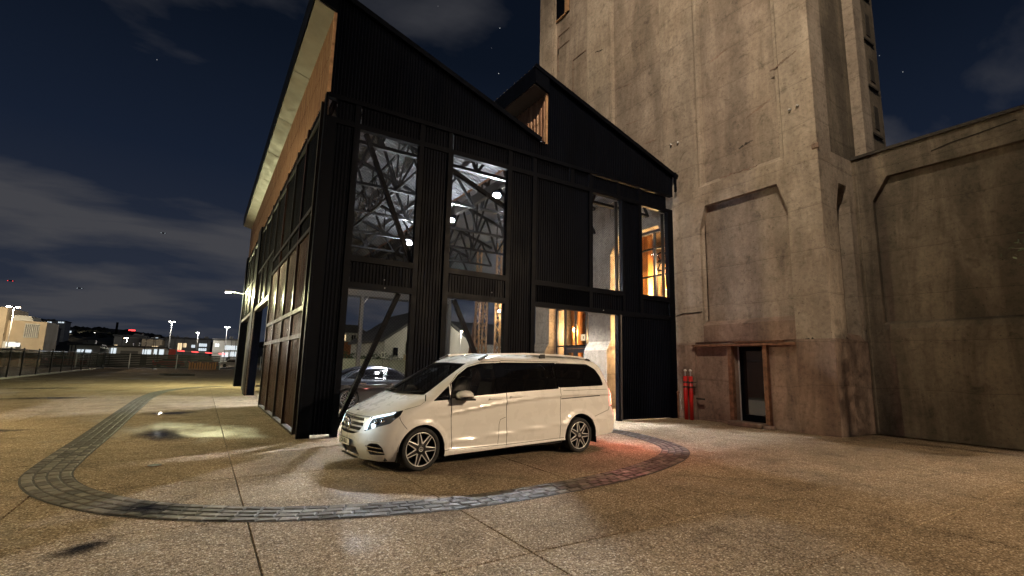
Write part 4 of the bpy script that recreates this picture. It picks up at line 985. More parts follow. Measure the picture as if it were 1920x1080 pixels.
def wheel(parent, x, y, z, r, rim, side, spokes=7):
    """side -1: outer face toward -y"""
    s = side; w = 0.125
    wh = link('wheel', MB().lathe((0, 0, 0), [(rim * 0.97, -w * 0.80), (rim * 1.03, -w), (r * 0.93, -w * 1.02), (r * 0.985, -w * 0.82), (r, -w * 0.5), (r, w * 0.5), (r * 0.985, w * 0.82), (r * 0.93, w), (rim * 1.03, w), (rim * 0.97, w * 0.8)], 'y', 48, False).mesh('wheel'), 'rubber', parent, smooth=True)
    wh.location = (x, y, z); B = lambda m, n, mt, sm=False: link(n, m.mesh(n), mt, wh, smooth=sm)
    Y = lambda d: s * d
    B(MB().lathe((0, 0, 0), [(rim * 0.985, Y(0.105)), (rim * 0.955, Y(0.10)), (rim * 0.93, Y(0.02)), (rim * 0.90, Y(-0.1))], 'y', 48, False), 'barrel', 'trim_black', True)
    B(MB().lathe((0, 0, 0), [(rim * 1.0, Y(0.108)), (rim * 0.965, Y(0.116)), (rim * 0.945, Y(0.108))], 'y', 48, False), 'rim_lip', 'alloy', True)
    B(MB().lathe((0, 0, 0), [(0.005, Y(0.0)), (rim * 0.78, Y(0.0)), (rim * 0.78, Y(-0.03))], 'y', 32), 'brake_disc', 'truss_steel')
    for k in range(spokes):
        a = math.radians(100) + k * math.tau / spokes; c, sn = math.cos(a), math.sin(a); px, pz = -sn, c
        def pt(rr, h, d): return (c * rr + px * h, Y(d), sn * rr + pz * h)
        r0, r1 = rim * 0.30, rim * 0.96
        m = MB(); m.add([pt(r0, -0.030, 0.10), pt(r0, 0.030, 0.10), pt(r1, 0.016, 0.098), pt(r1, -0.016, 0.098), pt(r0, -0.034, 0.05), pt(r0, 0.034, 0.05), pt(r1, 0.02, 0.05), pt(r1, -0.02, 0.05)],
                        [(0, 1, 2, 3), (4, 5, 6, 7), (0, 1, 5, 4), (1, 2, 6, 5), (2, 3, 7, 6), (3, 0, 4, 7)]); B(m, 'spoke', 'trim_black')
        m = MB()
        for e in (-1, 1):
            m.add([pt(r0, e * 0.040, 0.106), pt(r0, e * 0.026, 0.108), pt(r1, e * 0.014, 0.106), pt(r1, e * 0.024, 0.104), pt(r0, e * 0.040, 0.085), pt(r0, e * 0.026, 0.085), pt(r1, e * 0.014, 0.085), pt(r1, e * 0.024, 0.085)],
                  [(0, 1, 2, 3), (4, 5, 6, 7), (0, 1, 5, 4), (1, 2, 6, 5), (2, 3, 7, 6), (3, 0, 4, 7)])
        B(m, 'spoke_edge', 'alloy')
    B(MB().lathe((0, 0, 0), [(rim * 0.30, Y(0.06)), (rim * 0.30, Y(0.10)), (rim * 0.2, Y(0.104)), (0.003, Y(0.104))], 'y', 28), 'hub', 'trim_black', True)
    B(MB().torus((0, Y(0.106), 0), rim * 0.125, 0.005, 'y', 24, 6), 'cap_ring', 'alloy', True)
    m = MB()
    for k in range(3):
        a = math.radians(90 + 120 * k); m.bar((0, Y(0.108), 0), (rim * 0.12 * math.cos(a), Y(0.108), rim * 0.12 * math.sin(a)), 0.008, 0.004, (0, 1, 0))
    B(m, 'cap_star', 'alloy')
    return wh

# ------------------------------------------------------------------ white van
VA = R(4.1756)
van = thing('passenger_van', 'cream white long passenger van parked nose left before the black shed', 'van', (0.1418, -3.0768, 0), rotz=VA)
van['_o'] = (0, 0, 0)
XF = [(.13, .16), (.2, .11), (.3, .06), (.42, .035), (.52, .035), (.62, .05), (.74, .09), (.80, .14), (.86, .25), (.92, .38), (1.0, .55), (1.10, .775), (1.13, .835), (1.3, 1.13), (1.5, 1.48), (1.63, 1.73), (1.70, 1.93), (1.75, 2.2), (1.785, 2.55), (1.80, 2.85), (1.806, 3.05)]
XR = [(.2, 5.06), (.3, 5.17), (.42, 5.22), (.6, 5.23), (.72, 5.18), (.82, 5.12), (1.0, 5.10), (1.2, 5.05), (1.5, 4.93), (1.62, 4.86), (1.70, 4.72), (1.75, 4.46), (1.785, 4.10), (1.80, 3.75), (1.806, 3.4)]
WT = [(.13, .86), (.25, .895), (.4, .91), (.7, .92), (.9, .92), (1.05, .905), (1.15, .88), (1.4, .82), (1.6, .765), (1.67, .735), (1.72, .67), (1.76, .55), (1.79, .35), (1.80, .2), (1.806, .0)]
LF = [(.13, .56), (.5, .62), (.8, .58), (1.1, .47), (1.3, .43), (1.6, .38), (1.7, .3), (1.806, .25)]
LR = [(.2, .30), (.6, .30), (.9, .20), (1.6, .20), (1.7, .25), (1.806, .3)]
FW, RWX, WZ = (0.868, 0.300), (4.122, 0.312), 0.312
def vdz(x, z):
    zu = 0.80 + 0.13 * (x - 1.2) if x < 2.4 else 0.956 + 0.11 * (x - 2.4) * max(0.3, 1 - 0.25 * (x - 2.4)); zu = min(zu, 1.10)
    zl = 0.385 + 0.07 * (x - 1.4)
    d = 0.0
    if x > 1.0:
        k = sstep(1.0, 1.5, x)
        d -= k * 0.020 * sstep(zu + 0.004, zu - 0.05, z) * sstep(zl - 0.05, zl + 0.22, z)
        d += k * 0.010 * math.exp(-((z - zu) / 0.02) ** 2) + k * 0.010 * math.exp(-((z - zl) / 0.025) ** 2)
    for cx, cz, rr in ((FW[0], 0.30, 0.372), (RWX[0], 0.312, 0.398)):
        q = math.hypot(x - cx, z - cz) - rr; d += 0.016 * sstep(0.09, 0.03, q)
    if 1.15 < x < 3.8: d += 0.018 * sstep(0.30, 0.26, z)
    return d
SH = Shell(XF, XR, WT, LF, LR, 2.3, 3.2, vdz)
def xs(pts): return [(SH.ux(x, z), z) for x, z in pts]
def ysz(pts): return [(SH.uy(y, z), z) for y, z in pts]
def sx(pts, step=0.04, r=0.0): return xs(dense(rounded(pts, r) if r else pts, step))
def gapx(pts, w=0.008): return [(u, z) for u, z in strip(xs(dense(pts, 0.04, False)), w)]
reg = []
# openings and outside
reg.append(('hole', sx(circ(FW[0], 0.300, 0.372) , 0.05)))
reg.append(('hole', sx(circ(RWX[0], 0.312, 0.398), 0.05)))
reg.append(('hole', sx([(0.5, 0.05), (1.24, 0.05), (1.245, 0.30), (0.49, 0.30)])))
reg.append(('hole', sx([(3.72, 0.10), (4.52, 0.10), (4.52, 0.312), (3.72, 0.312)])))
reg.append(('hole', [(SH.ux(x, .2), z) for x, z in dense([(0.45, 0.10), (1.2, 0.10), (1.2, 0.187), (3.75, 0.262), (4.5, 0.272), (5.02, 0.33), (5.3, 0.33)], 0.06, False)] + [(SH.SMAX, 0.30), (SH.SMAX, 0.10)]))
reg.append(('hole', [(0, .10), (0, .150), (.3, .152), (.7, .158), (1.2, .165), (1.2, .10)]))
# glazing
w1 = rounded([(1.345, 1.055), (1.385, 1.262), (1.54, 1.392), (1.735, 1.513), (1.935, 1.575), (2.215, 1.597), (2.218, 1.110)], 0.02)
w2 = rounded([(2.440, 1.612), (3.555, 1.628), (3.568, 1.176), (2.437, 1.133)], 0.035)
w3 = rounded([(3.597, 1.636), (4.43, 1.632), (4.63, 1.535), (4.755, 1.375), (4.788, 1.222), (3.598, 1.187)], 0.05)
tri = rounded([(1.02, 1.010), (1.315, 1.235), (1.307, 1.025)], 0.02)
reg.append(('side_window', xs(dense(w1, 0.04)))); reg.append(('quarter_window', xs(dense(tri, 0.04))))
reg.append(('sliding_window', xs(dense(w2, 0.05)))); reg.append(('rear_window', xs(dense(w3, 0.05))))
reg.append(('window_trim', sx([(2.205, 1.607), (2.43, 1.622), (3.60, 1.640), (3.60, 1.172), (2.43, 1.117), (2.21, 1.098)])))
reg.append(('window_trim', sx([(1.330, 1.040), (1.368, 1.275), (1.525, 1.405), (1.725, 1.530), (1.932, 1.592), (2.22, 1.610), (2.22, 1.098), (2.0, 1.086)])))
ws = rounded([(-0.2, 1.100), (0.735, 1.106), (0.70, 1.3), (0.655, 1.578), (-0.2, 1.598)], 0.04)
reg.append(('windscreen', dense(ws, 0.05)))
reg.append(('screen_trim', dense([(-0.2, 1.088), (0.752, 1.094), (0.72, 1.3), (0.67, 1.588), (-0.2, 1.608)], 0.05)))
reg.append(('tailgate_window', dense(rounded([(SH.SMAX - 0.72, 1.18), (SH.SMAX - 0.70, 1.58), (SH.SMAX + 0.2, 1.60), (SH.SMAX + 0.2, 1.16)], 0.05), 0.05)))
# lamps, grille, intakes
hl = rounded([(.431, .572), (.446, .707), (.461, .770), (.70, .832), (.876, .886), (.99, .805), (.891, .700), (.683, .650)], 0.03)
reg.append(('headlight', dense(hl, 0.03)))
reg.append(('grille', ysz(dense(rounded([(0.0, .505), (.25, .515), (.385, .548), (.470, .640), (.435, .752), (0.2, .757), (0.0, .757)], 0.03), 0.03))))
reg.append(('side_intake', dense(rounded([(.515, .385), (.58, .418), (.728, .418), (.802, .368), (.846, .262), (.55, .250), (.52, .302)], 0.03), 0.03)))
reg.append(('lower_grille', ysz(dense(rounded([(0.0, .176), (.30, .180), (.345, .200), (.325, .330), (.0, .338)], 0.02), 0.03))))
reg.append(('tail_light', [(SH.ux(x, z), z) for x, z in dense([(4.925, 1.165), (4.905, 1.0), (4.92, .825)], .04, False)] + dense([(SH.SMAX - .58, .825), (SH.SMAX - .62, 1.165)], .04, False)))
# shut lines
G = lambda pts, w=0.009: reg.append(('gap', gapx(pts, w)))
G([(1.375, .285), (1.325, 1.03), (1.352, 1.27), (1.525, 1.421), (1.725, 1.545), (1.94, 1.618), (2.345, 1.640), (2.40, 1.10), (2.417, .262)])
G([(2.240, .285), (2.258, .60), (2.285, .68), (2.39, .715)], 0.007)
G([(2.36, 1.650), (3.69, 1.657), (3.637, 1.157), (3.621, .92), (3.61, .285)])
G([(1.24, .272), (2.4, .272), (3.70, .300)], 0.007)
G([(3.70, 1.135), (4.88, 1.150)], 0.006)
G([(4.50, .645), (4.88, .752), (4.915, .82)], 0.007)
reg.append(('rail_slot', gapx([(3.645, .990), (4.662, 1.031)], 0.018)))
Gs = lambda pts, w=0.008: reg.append(('gap', strip(dense(pts, 0.03, False), w)))
Gs([(0, .775), (.25, .775), (.44, .778)]); Gs([(.88, .893), (1.045, .952), (1.02, 1.01), (.78, 1.098)]); Gs([(1.0, .79), (1.06, .745), (1.175, .648), (1.20, .62)], 0.007)
Gs([(SH.SMAX - 0.80, 1.64), (SH.SMAX - 0.80, 1.17)], 0.008); Gs([(SH.SMAX - .62, .82), (SH.SMAX - .55, .74), (SH.SMAX, .74)], 0.008)
# painted panels
hood = dense([(0, .779), (.44, .782), (.47, .782), (.70, .838), (.88, .893), (1.045, .952), (1.02, 1.01), (.78, 1.098), (0, 1.09)], 0.05)
reg.append(('hood', hood))
door1 = sx([(1.375, .277), (1.325, 1.03), (1.352, 1.27), (1.525, 1.421), (1.725, 1.545), (1.94, 1.618), (2.345, 1.640), (2.40, 1.10), (2.417, .277)])
reg.append(('front_door', door1))
reg.append(('sliding_door', sx([(2.417, .28), (2.40, 1.10), (2.36, 1.650), (3.69, 1.657), (3.637, 1.157), (3.621, .92), (3.61, .30)])))
def vfall(u, z):
    x = SH.P(u, z)[0]
    if z > 1.66 or (u < 1.6 and z > 1.09 and x > 1.0 and z > 1.6): return 'roof'
    if u < 1.21 and z < 0.78 and x < 0.60: return 'front_bumper'
    if u > SH.SMAX - 0.8 and z > .74: return 'tailgate'
    if x > 4.5 and z < .74: return 'rear_bumper'
    if 1.2 < x < 3.75 and z < .30: return 'sill'
    if x < 1.36 or (x < 1.98 and z > 1.2): return 'front_wing'
    if x > 3.6 and z < 1.66: return 'rear_quarter'
    return 'roof_side'
sz, gr = build_shell(SH, reg, vfall)
V = lambda cls, name, mat, off=0.0, **k: shell_part(SH, sz, gr[cls], name, mat, van, off, **k)
hood_o = V('hood', 'hood', 'van_paint', merge=True)[0]; V('roof', 'roof', 'van_paint', merge=True); bump_o = V('front_bumper', 'front_bumper', 'van_paint', merge=True)[0]
V('tailgate', 'tailgate', 'van_paint', merge=True); V('rear_bumper', 'rear_bumper', 'van_paint', merge=True)
doors = V('front_door', 'front_door', 'van_paint'); slid = V('sliding_door', 'sliding_door', 'van_paint'); V('front_wing', 'front_wing', 'van_paint'); quart = V('rear_quarter', 'rear_quarter', 'van_paint'); V('roof_side', 'roof_side', 'van_paint'); V('sill', 'sill', 'van_paint')
V('windscreen', 'windscreen', 'tint_glass', 0.0, merge=True); V('tailgate_window', 'tailgate_window', 'dark_glass', merge=True); V('screen_trim', 'windscreen_surround', 'trim_black', -0.002, merge=True)
for c in ('side_window', 'quarter_window'): V(c, c, 'tint_glass', 0.0)
for c in ('sliding_window', 'rear_window'): V(c, c, 'privacy_glass', 0.0)
lin = [f for c in ('front_door', 'sliding_door', 'rear_quarter', 'roof', 'roof_side', 'front_wing', 'tailgate', 'hood', 'window_trim', 'screen_trim') for f in gr[c]]
shell_part(SH, sz, lin, 'cabin_lining', 'gap_black', van, -0.035, merge=True)
for x in (1.75, 2.75, 3.75):
    for y in ((-0.42, 0.42) if x < 2 else (-0.48, 0.0, 0.48)):
        st_ = MB().box(x - 0.02, x + 0.46, y - 0.23, y + 0.23, 0.62, 0.78).build('seat', 'seat_fabric', van, local=True, bevel=0.03)
        MB().prism([(x + 0.38, 0.76), (x + 0.52, 0.76), (x + 0.66, 1.32), (x + 0.56, 1.33)], 'y', y - 0.22, y + 0.22).build('seat_back', 'seat_fabric', st_, local=True, bevel=0.025)
        MB().box(x + 0.57, x + 0.67, y - 0.12, y + 0.12, 1.345, 1.50).build('headrest', 'seat_fabric', st_, local=True, bevel=0.02)
MB().box(0.98, 1.32, -0.74, 0.74, 0.80, 1.045).build('dashboard', 'trim_black', van, local=True, bevel=0.04)
sw = MB().torus((1.50, -0.40, 1.06), 0.17, 0.016, 'x', 24, 6).build('steering_wheel', 'trim_black', van, local=True, smooth=True)
MB().bar((1.32, -0.40, 1.0), (1.50, -0.40, 1.06), 0.05).build('column', 'trim_black', sw, local=True)
MB().box(1.35, 4.95, -0.82, 0.82, 0.36, 0.42).build('cabin_floor', 'gap_black', van, local=True)
V('window_trim', 'window_trim', 'dark_glass', -0.004); V('gap', 'shut_line', 'gap_black', -0.010); V('rail_slot', 'door_rail_slot', 'gap_black', -0.014)
hls = V('headlight', 'headlight', 'lamp_shell', -0.006); V('tail_light', 'tail_light', 'tail_red', 0.002)
V('grille', 'grille', 'trim_black', -0.035, merge=True); V('side_intake', 'side_intake', 'trim_black', -0.04); V('lower_grille', 'lower_grille', 'trim_black', -0.03, merge=True)
def on(u, z, off=0.0, sd=-1):
    p = Vector(SH.P(u, z)) + SH.N(u, z) * off; return Vector((p.x, sd * p.y, p.z))
def ribbon(pts, w, off0, off1, sd):
    """raised strip following the body between offsets"""
    L = strip(pts, w); n = len(pts); m = MB()
    for o in (off0, off1): m.v += [tuple(on(u, z, o, sd)) for u, z in L]
    N2 = len(L)
    for i in range(n - 1):
        a, b, c, d = i, i + 1, N2 - 2 - i, N2 - 1 - i
        m.f += [(N2 + a, N2 + b, N2 + c, N2 + d)]
    m.f += [(i, (i + 1) % N2, N2 + (i + 1) % N2, N2 + i) for i in range(N2)]
    return m
for sd in (-1, 1):
    h = hls[0 if sd == -1 else 1]
    # bright running light: inner upright and upper sweep
    ribbon(dense([(.452, .60), (.468, .70), (.485, .757)], .03, False), 0.05, -0.005, 0.001, sd).build('running_light', 'drl', h, local=True)
    ribbon(dense([(.50, .765), (.60, .792), (.70, .815), (.80, .842)], .03, False), 0.030, -0.005, 0.001, sd).build('running_light', 'drl', h, local=True)
    for u, z in ((.60, .71), (.72, .735)):
        c = on(u, z, 0.0, sd); MB().lathe(c, [(0.012, -0.02), (0.035, -0.012), (0.04, 0.006), (0.028, 0.012)], 'x', 16).build('projector', 'chrome', h, local=True, smooth=True)
    ribbon(dense([(.54, .675), (.66, .688), (.80, .742)], .03, False), 0.022, -0.005, 0.0005, sd).build('reflector', 'chrome', h, local=True)
    ribbon(dense([(.845, .862), (.90, .83), (.95, .80)], .03, False), 0.06, -0.004, 0.0, sd).build('lamp_end', 'trim_black', h, local=True)
    # intake chrome blades
    for z, u0, u1 in ((.362, .49, .80), (.302, .50, .835)):
        ribbon(dense([(u0, z + 0.012), ((u0 + u1) / 2, z), (u1, z - 0.012)], .03, False), 0.017, -0.03, 0.006, sd).build('intake_blade', 'chrome', van, local=True)
    ribbon(dense([(.50, .44), (.60, .45), (.74, .445)], .03, False), 0.01, -0.004, 0.006, sd).build('bumper_crease', 'van_paint', bump_o, local=True)
    # tail light segment
    ribbon([(SH.ux(4.955, 1.12), 1.12), (SH.ux(4.97, 1.0), 1.0), (SH.ux(4.985, .87), .87)], 0.035, 0.0, 0.006, sd).build('tail_light_strip', 'tail_amber', van, local=True)
# grille slats and star
for z in (.56, .63, .70):
    w = {.56: .37, .63: .44, .70: .44}[z]
    m = MB(); N2 = 14
    for sd in (-1, 1):
        pts = [(SH.uy(max(0.0, w * k / N2), z), z) for k in range(N2 + 1)]
        q = ribbon([(max(u, 0.0), zz) for u, zz in pts], 0.024, -0.034, -0.004, sd); m.add(q.v, q.f)
    m.build('grille_slat', 'alloy', van, local=True)
xg = SH.P(0, .64)[0]
st = MB().torus((xg - 0.008, 0, .638), 0.098, 0.011, 'x', 32, 8).build('grille_emblem', 'chrome', van, local=True, smooth=True)
m = MB()
for k in range(3):
    a = math.radians(90 + 120 * k); c, s_ = math.cos(a), math.sin(a)
    m.add([(xg - 0.018, 0, .638), (xg - 0.006, -0.018 * s_, .638 + 0.018 * c), (xg - 0.008, 0.095 * c, .638 + 0.095 * s_), (xg - 0.006, 0.018 * s_, .638 - 0.018 * c)], [(0, 1, 2), (0, 2, 3)])
m.build('emblem_star', 'chrome', st, local=True)
MB().lathe((SH.P(0, .83)[0], 0, .838), [(0.004, -0.01), (0.018, 0.0), (0.016, 0.006), (0.003, 0.008)], n=14).build('hood_badge', 'trim_black', hood_o, local=True)
# number plate
pl = MB().box(0.004, 0.016, -0.245, 0.245, 0.335, 0.440).build('number_plate', 'trim_black', van, local=True)
MB().box(0.000, 0.0045, -0.236, 0.236, 0.343, 0.432).build('plate_face', 'plate_white', pl, local=True)
fc = bpy.data.curves.new('plate_text', 'FONT'); fc.body = 'CA 7LU'; fc.size = 0.088; fc.align_x = 'CENTER'; fc.align_y = 'CENTER'; fc.extrude = 0.001
tf = bpy.data.objects.new('plate_text', fc); COL.objects.link(tf); tf.parent = pl; tf.location = (-0.002, 0, 0.388); tf.rotation_euler = (R(90), 0, R(-90)); fc.materials.append(MATS['gap_black'])
dg = bpy.context.evaluated_depsgraph_get(); tme = bpy.data.meshes.new_from_object(tf.evaluated_get(dg)); bpy.data.objects.remove(tf)
tf = link('plate_lettering', tme, 'gap_black', pl); tf.location = (-0.002, 0, 0.388); tf.rotation_euler = (R(90), 0, R(-90))
MB().bar((0.10, -0.34, .168), (0.10, 0.34, .168), 0.05, 0.014).build('chin_strip', 'chrome', van, local=True)
# wheels, housings, floor
for x, z in ((FW[0], 0.312), (RWX[0], 0.312)):
    for sd in (-1, 1): wheel(van, x, sd * 0.775, z, 0.318, 0.247, sd)
for (x, rr) in ((FW[0], 0.385), (RWX[0], 0.41)):
    for sd in (-1, 1):
        m = MB(); n = 18; ring = []
        for k in range(n + 1):
            a = math.pi * k / n - 0.0; ring.append((x + rr * math.cos(a), 0.30 + rr * math.sin(a)))
        ring = [(x + rr, 0.16)] + ring + [(x - rr, 0.16)]
        for y in (sd * 0.915, sd * 0.50): m.v += [(p[0], y if y > 0.6 or y < -0.6 else y, p[1]) for p in ring]
        N2 = len(ring); m.f = [(i, i + 1, N2 + i + 1, N2 + i) for i in range(N2 - 1)] + [tuple(range(N2, 2 * N2))]
        o = m.build('wheel_housing', 'gap_black', van, local=True)
MB().box(0.35, 0.50, -0.78, 0.78, 0.17, 0.30).box(1.25, 3.72, -0.84, 0.84, 0.20, 0.34).box(4.53, 5.05, -0.80, 0.80, 0.28, 0.40).box(0.3, 5.0, -0.45, 0.45, 0.19, 0.32).build('underbody', 'gap_black', van, local=True)
# mirrors, handles, rails, wipers
for sd in (-1, 1):
    mr = thing_l = link('mirror', MB().lathe((0, 0, 0), [(0.004, -0.105), (0.045, -0.095), (0.068, -0.05), (0.075, 0.0), (0.068, 0.05), (0.04, 0.085), (0.004, 0.095)], 'x', 16).mesh('mirror'), 'van_paint', van, smooth=True)
    mr.location = (1.515, sd * 1.025, 1.098); mr.scale = (1.38, 1.55, 1.0)
    q = MB().box(1.37, 1.66, -0.09, 0.09, 0, 0.03); m = MB().bar((1.43, sd * 0.905, 1.045), (1.50, sd * 1.03, 1.035), 0.11, 0.035).box(1.395, 1.655, min(sd * 0.95, sd * 1.125), max(sd * 0.95, sd * 1.125), 1.018, 1.048); m.build('mirror_foot', 'trim_black', van, local=True, bevel=0.008)
    MB().bar((1.43, sd * 1.138, 1.075), (1.60, sd * 1.135, 1.070), 0.006, 0.02).build('indicator', 'chrome', van, local=True)
    for dx, zc, par in ((2.04, 1.018, doors), (2.475, 1.043, slid)):
        m = ribbon(xs([(dx, zc), (dx + .06, zc + .006), (dx + .19, zc + .010), (dx + .255, zc + .008)]), 0.034, -0.002, 0.028, sd)
        m.build('door_handle', 'van_paint', par[0 if sd == -1 else 1], local=True, bevel=0.006)
        ribbon(xs([(dx + .02, zc - .028), (dx + .12, zc - .03), (dx + .23, zc - .022)]), 0.03, -0.004, 0.002, sd).build('handle_recess', 'trim_black', par[0 if sd == -1 else 1], local=True) if False else None
    # roof rail: black feet, bright bar
    y0 = sd * 0.69
    rl = MB()
    pts = [(1.95, 1.665), (2.12, 1.735), (2.35, 1.765), (3.0, 1.788), (3.8, 1.785), (4.25, 1.765), (4.45, 1.738), (4.56, 1.70)]
    for a, b in zip(pts[1:-2], pts[2:-1]): rl.bar((a[0], y0, a[1]), (b[0], y0, b[1]), 0.034, 0.030)
    r_o = rl.build('roof_rail', 'alloy', van, local=True)
    for a, b in ((pts[0], pts[1]), (pts[-2], pts[-1])): MB().bar((a[0], y0 - sd * -0.012, a[1] - 0.01), (b[0], y0, b[1]), 0.05, 0.035).build('rail_foot', 'trim_black', r_o, local=True)
    MB().bar((3.28, y0, 1.750), (3.40, y0, 1.755), 0.04, 0.075).build('rail_foot', 'trim_black', r_o, local=True)
for (u0, z0), (u1, z1), sd in (((.10, 1.098), (.66, 1.128), -1), ((.62, 1.100), (.05, 1.135), 1)):
    a, b = on(u0, z0, 0.012, sd), on(u1, z1, 0.012, sd); mid = on((u0 + u1) / 2, (z0 + z1) / 2, 0.016, sd)
    MB().bar(a, mid, 0.018).bar(mid, b, 0.014).build('wiper', 'trim_black', van, local=True)
o = MB().box(4.30, 4.46, -0.05, 0.05, 1.765, 1.80).build('roof_antenna', 'trim_black', van, local=True, bevel=0.012)
tl = lamp('tail_glow', 'POINT', (0, 0, 0), TAIL_W, (1.0, 0.30, 0.25), 0.15); tl.parent = van; tl.location = (5.55, -0.80, 1.05)
dl = lamp('headlight_glow', 'POINT', (0, 0, 0), DRL_W, (0.75, 0.9, 1.0), 0.06); dl.parent = van; dl.location = (-0.02, -0.62, 0.70)

# ------------------------------------------------------------------ dark saloon inside the shed
car = thing('parked_saloon', 'dark grey saloon car parked inside the shed behind the brace', 'car', (6.42, 6.9, 0), rotz=math.pi)
car['_o'] = (0, 0, 0)
cXF = [(.16, .15), (.3, .05), (.5, .0), (.62, .06), (.70, .2), (.78, .6), (.88, 1.35), (.92, 1.46), (1.1, 1.74), (1.3, 2.12), (1.40, 2.45), (1.44, 2.8), (1.452, 3.0)]
cXR = [(.16, 4.88), (.35, 4.98), (.6, 5.0), (.85, 4.97), (.97, 4.88), (1.02, 4.6), (1.06, 4.42), (1.2, 4.12), (1.33, 3.78), (1.41, 3.45), (1.44, 3.2), (1.452, 3.05)]
cWT = [(.16, .84), (.3, .88), (.6, .91), (.8, .90), (.92, .87), (1.0, .82), (1.2, .72), (1.34, .64), (1.40, .56), (1.44, .32), (1.452, 0)]
cLF = [(.16, .55), (.7, .6), (.9, .5), (1.452, .4)]; cLR = [(.16, .35), (.9, .35), (1.1, .4), (1.452, .4)]
def cdz(x, z): return 0.012 * math.exp(-((z - 0.80) / 0.02) ** 2) - 0.012 * sstep(0.78, 0.70, z) * sstep(0.35, 0.5, z)
CS = Shell(cXF, cXR, cWT, cLF, cLR, 2.4, 2.8, cdz)
def cx(pts, step=0.05, r=0.0): return [(CS.ux(x, z), z) for x, z in dense(rounded(pts, r) if r else pts, step)]
creg = [('hole', cx(circ(0.93, 0.33, 0.37))), ('hole', cx(circ(3.97, 0.33, 0.37))), ('hole', cx([(0.5, 0.1), (4.4, 0.1), (4.4, 0.22), (0.5, 0.22)])),
        ('door_window', cx([(1.86, 0.965), (2.28, 1.28), (2.62, 1.345), (2.70, 0.975)], 0.05, 0.03)), ('door_window', cx([(2.80, 0.975), (2.78, 1.35), (3.42, 1.31), (3.55, 0.985)], 0.05, 0.03)),
        ('quarter_window', cx([(3.62, 0.99), (3.49, 1.29), (3.72, 1.20), (4.05, 1.02)], 0.05, 0.03)),
        ('window_trim', cx([(1.80, 0.95), (2.27, 1.30), (2.65, 1.368), (3.44, 1.335), (3.80, 1.20), (4.12, 1.005), (3.5, 0.97)])),
        ('windscreen', dense([(-0.1, 0.93), (0.80, 0.94), (0.74, 1.33), (-0.1, 1.35)], 0.06)), ('rear_screen', dense([(CS.SMAX - .70, 1.09), (CS.SMAX - .62, 1.33), (CS.SMAX + .1, 1.35), (CS.SMAX + .1, 1.07)], 0.06))]
for pl_ in ([(1.42, .25), (1.40, .75), (1.78, .95)], [(2.75, .25), (2.75, .97)], [(3.75, .60), (3.60, .97)]):
    creg.append(('gap', strip([(CS.ux(x, z), z) for x, z in dense(pl_, 0.05, False)], 0.009)))
csz, cg = build_shell(CS, creg, lambda u, z: 'body', 0.07)
shell_part(CS, csz, cg['body'], 'body', 'car_paint', car, merge=True)
for c, n, mt, of in (('door_window', 'door_window', 'dark_glass', 0), ('quarter_window', 'quarter_window', 'dark_glass', 0), ('window_trim', 'window_trim', 'chrome', -0.003), ('gap', 'shut_line', 'gap_black', -0.008)): shell_part(CS, csz, cg[c], n, mt, car, of)
for c, n in (('windscreen', 'windscreen'), ('rear_screen', 'rear_window')): shell_part(CS, csz, cg[c], n, 'dark_glass', car, 0, merge=True)
for x in (0.93, 3.97):
    for sd in (-1, 1): wheel(car, x, sd * 0.77, 0.33, 0.33, 0.25, sd, 10)
MB().box(0.3, 4.8, -0.6, 0.6, 0.18, 0.5).build('underbody', 'gap_black', car, local=True)
for sd in (-1, 1):
    for x in (2.50, 3.40): 
        a = Vector(CS.P(CS.ux(x, .84), .84)); MB().bar((x, sd * (a.y + 0.01), .845), (x + 0.22, sd * (a.y + 0.008), .85), 0.025, 0.03).build('door_handle', 'chrome', car, local=True)
# ================================================================== distance: fences, houses, hills
fl = thing('mesh_fence', 'long dark mesh fence with black posts along the left of the yard', 'fence', (-12.4, 31, 0))
fy = [24.5, 27.5, 30.6, 33.6, 36.4, 40.2, 44.3, 48.1, 52.4, 56.8, 61.2, 65.5, 69.8]
for i, y in enumerate(fy):
    MB().box(-12.44, -12.36, y - 0.04, y + 0.04, -0.03, 2.0).build('post', 'trim_black', fl)
    if i: 
        o = MB().box(-12.405, -12.395, fy[i - 1] + 0.05, y - 0.05, 0.10, 1.86).build('mesh_panel', 'fence_screen', fl)
        MB().box(-12.42, -12.38, fy[i - 1] + 0.05, y - 0.05, 1.86, 1.90).build('top_rail', 'trim_black', fl)
        MB().box(-12.5, -12.3, fy[i - 1] + 0.04, y - 0.04, -0.03, 0.06).build('kerb', 'white_wall', fl)
ff = thing('slatted_fence', 'dark slatted steel fence closing the far end of the yard', 'fence', (-4, 70, 0))
fx = [-12.3 + 2.55 * k for k in range(8)]
for i, x in enumerate(fx):
    MB().box(x - 0.05, x + 0.05, 69.95, 70.05, -0.03, 2.0).build('post', 'light_steel' if i % 2 else 'trim_black', ff)
    if i:
        for k in range(8): MB().box(fx[i - 1] + 0.06, x - 0.06, 69.98, 70.02, 0.14 + 0.225 * k, 0.33 + 0.225 * k if i < 6 else 0.21 + 0.225 * k).build('slat', 'grey_wall' if k % 3 == 9 else 'trim_black', ff)
pa = thing('wooden_pallets', 'stack of pale wooden pallets standing before the slatted fence', 'pallets', (-1.4, 69.3, 0))
for k in range(11): MB().box(-3.2 + k * 0.30, -3.0 + k * 0.30, 69.2, 69.4, -0.03, 0.95 + 0.1 * math.sin(k * 2.1)).build('plank', 'timber', pa)
